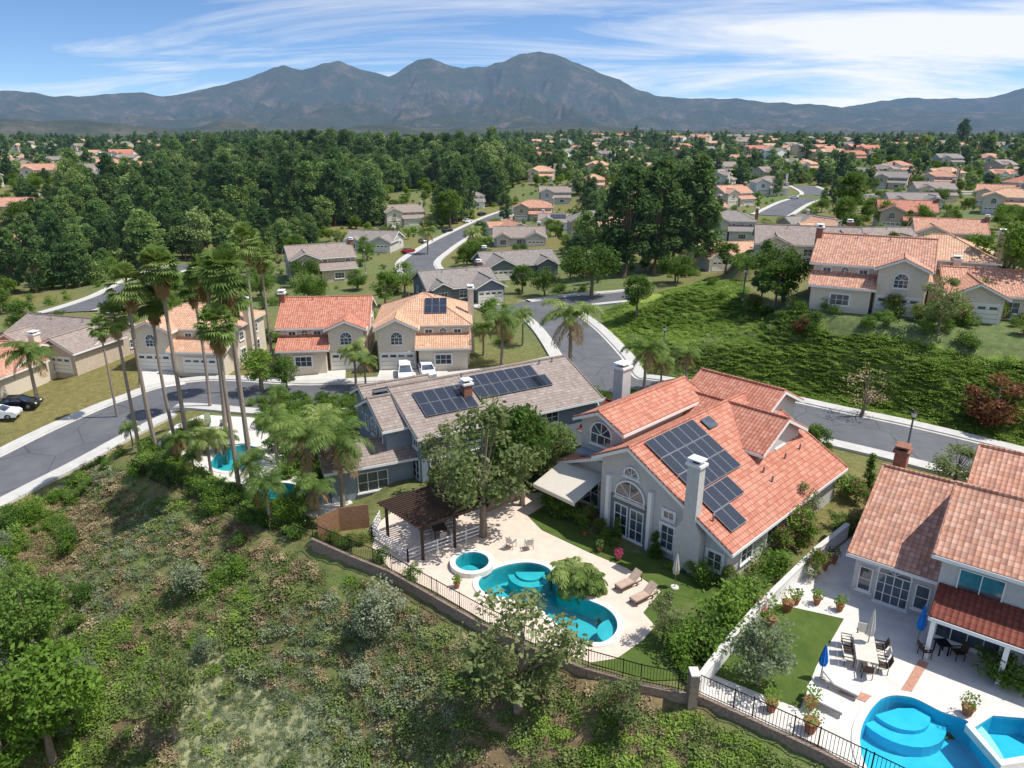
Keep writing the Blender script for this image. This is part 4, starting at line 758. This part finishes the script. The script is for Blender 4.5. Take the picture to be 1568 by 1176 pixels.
for a,c,dd_ in zip(x,y,d):
    f=nf(a,c,.09,3)+.6*nf(a,c,.35,9)-(.12 if dd_<9 and a<-14 else 0); r_=rng.random()
    k=(1 if r_<.7 else (4 if r_<.85 else 0)) if f<-.12 else ((0 if r_<.6 else (4 if r_<.85 else 1)) if f<.1 else (3 if r_<.4 else 0))
    if nf(a,c,.07,21)>.25: k=2 if r_<.4 else k
    kd.append(k); s=rng.uniform(.5,1.1)*(1+.8*max(0,nf(a,c,.2,40))); sc_.append((s,s,s*rng.uniform(.4,1.3)))
scatter('hillside_scrub',np.stack([x,y,z-.05],-1),sc_,kd,CL)
x,y=samp(PALE,900); z=gz(x,y); s=rng.uniform(.3,.6,len(x)); scatter('dry_grass',np.stack([x,y,z-.05],-1),np.stack([s,s,s*.6],-1),rng.integers(0,2,len(x)),[CL[2],CL[4]])
x,y=samp(MOUND,11000); m=np.array([rdist(a,c)>2.6 for a,c in zip(x,y)]); x,y=x[m],y[m]; z=gz(x,y); kd=[3 if nf(a,c,.06,3)+.3*rng.normal()*.6>-.25 else (0 if rng.random()<.8 else 4) for a,c in zip(x,y)]
s=rng.uniform(.8,1.4,len(x)); scatter('slope_groundcover',np.stack([x,y,z],-1),np.stack([s,s,s*.45],-1),kd,CL)
SH=[TM['shrub'][0][0],TM['shrub'][0][1],TM['flower'][0][0],TM['sage'][0][0]]
def band(polypx,z,dens,smin,smax,ks=(0,0,1,1,2)):
    p=px(polypx,z); x,y=samp(p,int(abs(area(p))*dens)+1)
    return [(a,c,float(gz(a,c)),rng.uniform(smin,smax),int(rng.choice(ks))) for a,c in zip(x,y)]
PL=[]
PL+=band([(195,716),(225,690),(330,735),(385,768),(470,808),(475,838),(380,802)],-1,1.5,.6,1.0,(0,1))
PL+=band([(215,690),(300,650),(330,700),(300,720)],-1,.5,.5,1.0)
PL+=band([(480,828),(560,800),(590,845),(600,870)],0,.6,.3,.6)
PL+=band([(640,742),(720,720),(840,690),(850,740),(735,752),(680,760)],-.3,.7,.7,1.2,(0,1))
PL+=band([(838,752),(900,800),(960,835),(955,846),(832,782)],0,1.1,.3,.55)
PL+=band([(990,845),(1080,880),(1130,900),(1120,912),(1000,862)],0,1.2,.25,.5)
PL+=band([(1060,1050),(1140,945),(1200,880),(1280,800),(1230,790),(1130,905),(1050,990),(1040,1030)],0,.9,.35,.75)
PL+=band([(1075,1035),(1120,985),(1140,1000),(1090,1050)],0,.8,.3,.6)
PL+=band([(400,640),(540,620),(560,650),(520,680),(420,670)],-1,.6,.8,1.2,(0,1))
PL+=band([(380,606),(560,604),(570,618),(480,632),(380,622)],-2,.9,.5,.8,(0,0,1))
PL+=band([(400,690),(480,700),(520,740),(470,800),(410,770)],-1,.5,.5,1.,(0,1,1))
PL+=band([(1250,800),(1330,760),(1560,760),(1568,790),(1400,790),(1300,830)],0,.5,.4,.9,(0,1,2))
PL+=band([(820,680),(900,640),(990,610),(960,600),(880,600),(850,640)],-1.,.6,.6,1.1,(0,1))
PL+=band([(0,800),(60,760),(165,712),(200,728),(120,760),(60,800),(0,860)],-4,.8,.4,.7,(0,1,1))
PL+=band([(0,870),(90,830),(130,900),(60,1000),(0,1000)],-9,.25,.6,1.2,(0,1,1,3))
PL+=band([(0,1000),(150,1000),(200,1176),(0,1176)],-12,.35,.6,1.2,(1,1,0,3))
PL+=band([(200,850),(420,860),(700,1000),(900,1100),(700,1150),(300,1000)],-5,.035,.5,1.1,(0,1,3,3))
PL+=band([(1085,420),(1160,455),(1250,490),(1400,500),(1568,535),(1568,548),(1400,515),(1240,500),(1140,470)],6,.3,.6,1.1,(0,1,2,0))
PL+=band([(1240,430),(1568,470),(1568,520),(1250,490)],6,.15,.6,1.2,(0,1,2,0))
PL=np.array(PL); s=PL[:,3]; scatter('garden_planting',PL[:,:3],np.stack([s,s,s],-1),PL[:,4].astype(int),SH)
RC=[(sum(p[0] for p in r_)/4,sum(p[1] for p in r_)/4,r_) for r_ in RECTS]
def free(x,y,m=1.5):
    if rdist(x,y)<2.5+m: return False
    for cx,cy,r_ in RC:
        if math.hypot(x-cx,y-cy)<16 and (pip(np.array(x),np.array(y),r_) or dline(np.array(x),np.array(y),r_,True)<m): return False
    return True
def front(x,y): return any(abs(x-h_[1])<h_[0][4]*.6 and -22<y-h_[2]<0 for h_ in HP[:20])
NB=[S(u,v,-4) for u,v in [(-300,600),(100,560),(200,600),(420,600),(780,560),(930,600),(1000,560),(1080,425),(1300,500),(1568,540),(2000,600),(1900,270),(-300,270)]]
x,y=samp(NB,8000); pts=[];s=[];kd=[]
for a,c in zip(x,y):
    if pip(np.array(a),np.array(c),MOUND) or not free(a,c): continue
    if c<86 and -46<a<12 and rng.random()<.8: continue
    big=rng.random()<.36
    if big and not free(a,c,3.): big=False
    if c<130 and big and rng.random()<.6: big=False
    if front(a,c) and big: big=False
    if big: pts.append((a,c,float(gz(a,c))-.1)); q=rng.uniform(.5,1.05); s.append((q,q,q*rng.uniform(.8,1.15))); kd.append(int(rng.choice([0,1,2,3,4])))
    else: pts.append((a,c,float(gz(a,c))-.05)); q=rng.uniform(.6,1.4) if not front(a,c) else rng.uniform(.4,.7); s.append((q,q,q)); kd.append(int(rng.choice([5,6])))
scatter('neighbourhood_greenery',pts,s,kd,TM['broad'][0]+TM['bright'][0]+[TM['olive'][0][0]]+TM['shrub'][0],.05)
WL=[treemesh('wl0',15,4.6,2,46,3000,.42,'wood','oval',cr=.34,tr=.016),treemesh('wl1',13,4.8,2,40,2800,.42,'wood2','round',cr=.36,tr=.016),treemesh('wl2',16,4.2,2,46,3000,.42,'dark','oval',cr=.34,tr=.016),treemesh('wl3',6,3.4,.5,20,1300,.34,'wood2','round',cr=.42,tr=.016)]
WP=[([(-200,480),(60,455),(180,440),(280,425),(400,400),(480,385),(520,360),(600,345),(640,320),(780,322),(860,300),(780,275),(260,275),(240,330),(150,345),(-200,360)],-10,.020,.5,1.05),([(-200,370),(240,345),(270,275),(-200,275)],-3,.004,.25,.55),([(870,420),(1000,430),(1080,410),(1100,340),(1060,300),(880,300)],-5,.008,.5,.8),([(860,300),(1700,330),(1700,262),(860,262)],0,.003,.35,.65)]
pts=[];s=[];kd=[]
def addw(x,y,s0,s1_,pk=(.36,.26,.26,.12)):
    for a,c in zip(x,y):
        if not free(a,c,3): continue
        if c>230 and nf(a,c,.012,33)<-.28: continue
        q=rng.uniform(s0,s1_)*(1+.45*nf(a,c,.02,2)); k=int(rng.choice([0,1,2,3],p=pk)); pts.append((a,c,float(gz(a,c))-.2)); s.append((q,q,q*rng.uniform(.8,1.3))); kd.append(k)
for pp,zl,dn,s0,s1_ in WP:
    p=[S(u,v,zl) for u,v in pp]; x,y=samp(p,int(min(abs(area(p))*dn,7000))); addw(x,y,s0,s1_)
N=1700; r_=rng.uniform(300,560,N); az=rng.uniform(R(-22),R(-1),N); addw(r_*np.sin(az),r_*np.cos(az),.55,1.4)
scatter('woodland',pts,s,kd,WL,.03)
DT=[treemesh('dt0',9,5,1,18,420,.95,'wood2','round',cr=.4),treemesh('dt1',13,4.2,1,18,420,.95,'dark','oval',cr=.4)]
N=17000; r_=np.sqrt(rng.random(N))*1900; az=rng.uniform(-R(48),R(48),N); x=r_*np.sin(az); y=r_*np.cos(az); m=(r_>420)&((np.array([nf(a,c,.006,5) for a,c in zip(x,y)])+rng.random(N)*.8)>.12); x,y,r_=x[m],y[m],r_[m]
m=np.array([q>660 or free(a,c,3) for a,c,q in zip(x,y,r_)]); x,y=x[m],y[m]; q=rng.uniform(.4,1.15,len(x))
scatter('distant_trees',np.stack([x,y,gz(x,y)-.5],-1),np.stack([q*1.1,q*1.1,q*rng.uniform(.8,1.4,len(x))],-1),rng.integers(0,2,len(x)),DT,.02)
b=B('distant_houses')
for i in range(340):
    r0=rng.uniform(640,1450); a0=rng.uniform(-R(42),R(42)) if i%3 else rng.uniform(R(5),R(42)); X,Y=r0*math.sin(a0),r0*math.cos(a0); zz=float(gz(X,Y)); b.T=Matrix.Translation((X,Y,zz+1.8))@Matrix.Rotation(rng.uniform(-1.2,1.2),4,'Z')
    W_=rng.uniform(14,20); rf=random.choice(('tile_brown','tile_salmon','tile_orange','tile_red','tile_grey')); wl=random.choice(('cream','white','tan')); D_=11
    gable(b,-W_/2,W_/2,0,D_,7.5,.42,'x',roof=rf,wall=wl,z0=-4,lite=True); gable(b,-W_/2,-W_/2+6,-2,4,6.6,.42,'y',roof=rf,wall=wl,z0=-4,lite=True)
    for u in (-W_*.3,0,W_*.3):
        for h in (.8,3.4): yy=-.04 if u>-W_*.2 else -2.05; b.f('window_glass','glass',[(u-.8,yy,h),(u+.8,yy,h),(u+.8,yy,h+1.3),(u-.8,yy,h+1.3)],[(0,1,2,3)])
b.done()
# ---------------- mountains ----------------
def mount(name,prof,rc,r0,r1,seed,cols,rough=.5,na_=1100,nr=150,sx=900.,sy=1500.):
    A=[]
    for u,v in prof: xn=(u-784)/FP; yn=(v-588)/FP; yy=ca-yn*sa; A.append((math.atan2(xn,yy),CH+rc*(-(sa+yn*ca))/math.hypot(xn,yy)))
    az=np.linspace(R(-50),R(50),na_); hp=np.interp(az,[a for a,_ in A],[h for _,h in A]); kk=np.hanning(7); kk/=kk.sum(); hp=np.convolve(np.pad(hp,3,'edge'),kk,'valid'); rr=np.linspace(r0,r1,nr); vs=[]
    for j,r in enumerate(rr):
        for i,a in enumerate(az):
            t=(r-r0)/(rc-r0) if r<=rc else 1-(r-rc)/(r1-rc)*.9; X,Y=r*math.sin(a),r*math.cos(a)
            wx=noise.noise((X/1500,Y/1500,seed+4))*.4
            rm=noise.ridged_multi_fractal((X/sx+seed+wx,Y/sy+wx,seed),.9,2.15,7,1.,2.)/2.3
            base=max(0,t)**1.05; env=min(1,abs(1-t)*4.+.04)
            h=hp[i]*base*(1.04-env*rough*(1-min(1.15,rm))*1.5)+(noise.noise((X/130,Y/130,seed))*14+noise.noise((X/380,Y/380,seed))*20)*min(1,t*3+.1)
            if r<=rc and t<.97: h=min(h,hp[i]*r/rc*.98)
            vs.append((X,Y,h-25))
    idx=np.arange(na_*nr).reshape(nr,na_); fs=np.stack([idx[:-1,:-1],idx[:-1,1:],idx[1:,1:],idx[1:,:-1]],-1).reshape(-1,4)
    n=NT(name+'_slopes'); f=n.noise(n.pos(),.0028,10,.72); f2=n.noise(n.pos(),.012,8,.8); n.base(n.mix(n.ma('MULTIPLY',f2,.7),n.ramp(f,[(.40,cols[0]),(.52,cols[1]),(.64,cols[2])]),sc3(cols[0],.4)),1,0,.0)
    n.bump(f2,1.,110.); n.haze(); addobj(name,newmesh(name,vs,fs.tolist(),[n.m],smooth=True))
PR=[(-300,130),(-100,142),(0,136),(25,134),(50,138),(80,144),(105,145),(130,144),(180,139),(195,137),(215,136),(250,145),(285,139),(330,126),(380,115),(415,100),(432,97),(462,105),(495,95),(522,92),(560,103),(595,112),(620,97),(640,86),(660,84),(690,98),(710,104),(740,100),(770,89),(800,76),(825,77),(855,84),(890,95),(940,116),(975,132),(1010,141),(1060,146),(1150,149),(1250,158),(1330,162),(1420,165),(1568,170),(1900,175)]
mount('mountain_range',PR,9500,4200,13000,3.1,[(.09,.13,.06),(.18,.18,.10),(.50,.37,.25)],.9)
mount('mountain_range',[(-300,260),(900,215),(1000,205),(1060,170),(1110,157),(1160,156),(1250,168),(1310,158),(1360,149),(1400,141),(1440,146),(1480,148),(1530,137),(1568,130),(1650,124),(1900,138)],12500,8500,15000,8.7,[(.07,.11,.05),(.14,.15,.08),(.36,.28,.19)],.9,600,80)
mount('foothills',[(-300,172),(0,172),(60,180),(120,174),(200,184),(300,186),(360,180),(420,190),(520,188),(600,184),(640,191),(760,192),(850,186),(950,194),(1100,198),(1300,198),(1568,196),(1900,198)],4300,2600,5200,5.5,[(.12,.15,.065),(.24,.23,.11),(.48,.40,.25)],.7,600,70,500.,800.)
# ---------------- sky & sun ----------------
SUNV=Vector((.78,-.04,1.45)).normalized(); el=math.asin(SUNV.z); azs=math.atan2(SUNV.x,SUNV.y)
wd=bpy.data.worlds.new('World'); sc.world=wd; wd.use_nodes=True; nt=wd.node_tree; N_=nt.nodes; bg=N_['Background']; l=nt.links.new
sk=N_.new('ShaderNodeTexSky'); sk.sky_type='NISHITA'; sk.sun_disc=False; sk.sun_elevation=el; sk.sun_rotation=azs; sk.altitude=200; sk.air_density=1.; sk.dust_density=.4; sk.ozone_density=2.5
tc=N_.new('ShaderNodeTexCoord'); sp=N_.new('ShaderNodeSeparateXYZ'); l(tc.outputs['Generated'],sp.inputs[0])
def wm(op,a,b_=0.):
    n_=N_.new('ShaderNodeMath'); n_.operation=op
    for i,q in enumerate((a,b_)):
        if hasattr(q,'links'): l(q,n_.inputs[i])
        else: n_.inputs[i].default_value=q
    return n_.outputs[0]
cv=N_.new('ShaderNodeCombineXYZ'); l(sp.outputs[0],cv.inputs[0]); l(sp.outputs[1],cv.inputs[1]); l(wm('ADD',wm('MULTIPLY',sp.outputs[2],1.6),.03),cv.inputs[2])
vn=N_.new('ShaderNodeVectorMath'); vn.operation='NORMALIZE'; l(cv.outputs[0],vn.inputs[0]); l(vn.outputs[0],sk.inputs[0])
zz_=wm('ADD',wm('MAXIMUM',sp.outputs[2],0.),.12); cx_=wm('DIVIDE',sp.outputs[0],zz_); cy_=wm('DIVIDE',sp.outputs[1],zz_)
cb=N_.new('ShaderNodeCombineXYZ'); l(wm('MULTIPLY',wm('ADD',cx_,wm('MULTIPLY',cy_,.35)),.42),cb.inputs[0]); l(wm('MULTIPLY',cy_,.9),cb.inputs[1])
no=N_.new('ShaderNodeTexNoise'); no.inputs['Scale'].default_value=.9; no.inputs['Detail'].default_value=10; no.inputs['Roughness'].default_value=.63; no.inputs['Distortion'].default_value=.8; l(cb.outputs[0],no.inputs['Vector'])
f=wm('ADD',no.outputs[0],wm('MULTIPLY',sp.outputs[0],.14)); rp=N_.new('ShaderNodeValToRGB'); l(f,rp.inputs[0]); rp.color_ramp.elements[0].position=.43; rp.color_ramp.elements[0].color=(0,0,0,1); rp.color_ramp.elements[1].position=.66; rp.color_ramp.elements[1].color=(.92,.92,.92,1)
tn=N_.new('ShaderNodeMix'); tn.data_type='RGBA'; tn.blend_type='MULTIPLY'; tn.inputs[0].default_value=1.; l(sk.outputs[0],tn.inputs[6]); tn.inputs[7].default_value=(.90,1.06,1.24,1)
mx=N_.new('ShaderNodeMix'); mx.data_type='RGBA'; l(rp.outputs[0],mx.inputs[0]); l(tn.outputs[2],mx.inputs[6]); mx.inputs[7].default_value=(7.4,7.6,7.9,1)
l(mx.outputs[2],bg.inputs[0]); bg.inputs[1].default_value=.13
sl=bpy.data.lights.new('sun','SUN'); sl.energy=5.0; sl.angle=R(.53); sl.color=(1,.96,.9); so=bpy.data.objects.new('sun',sl); sc.collection.objects.link(so); so.rotation_euler=(-SUNV).to_track_quat('-Z','Y').to_euler()
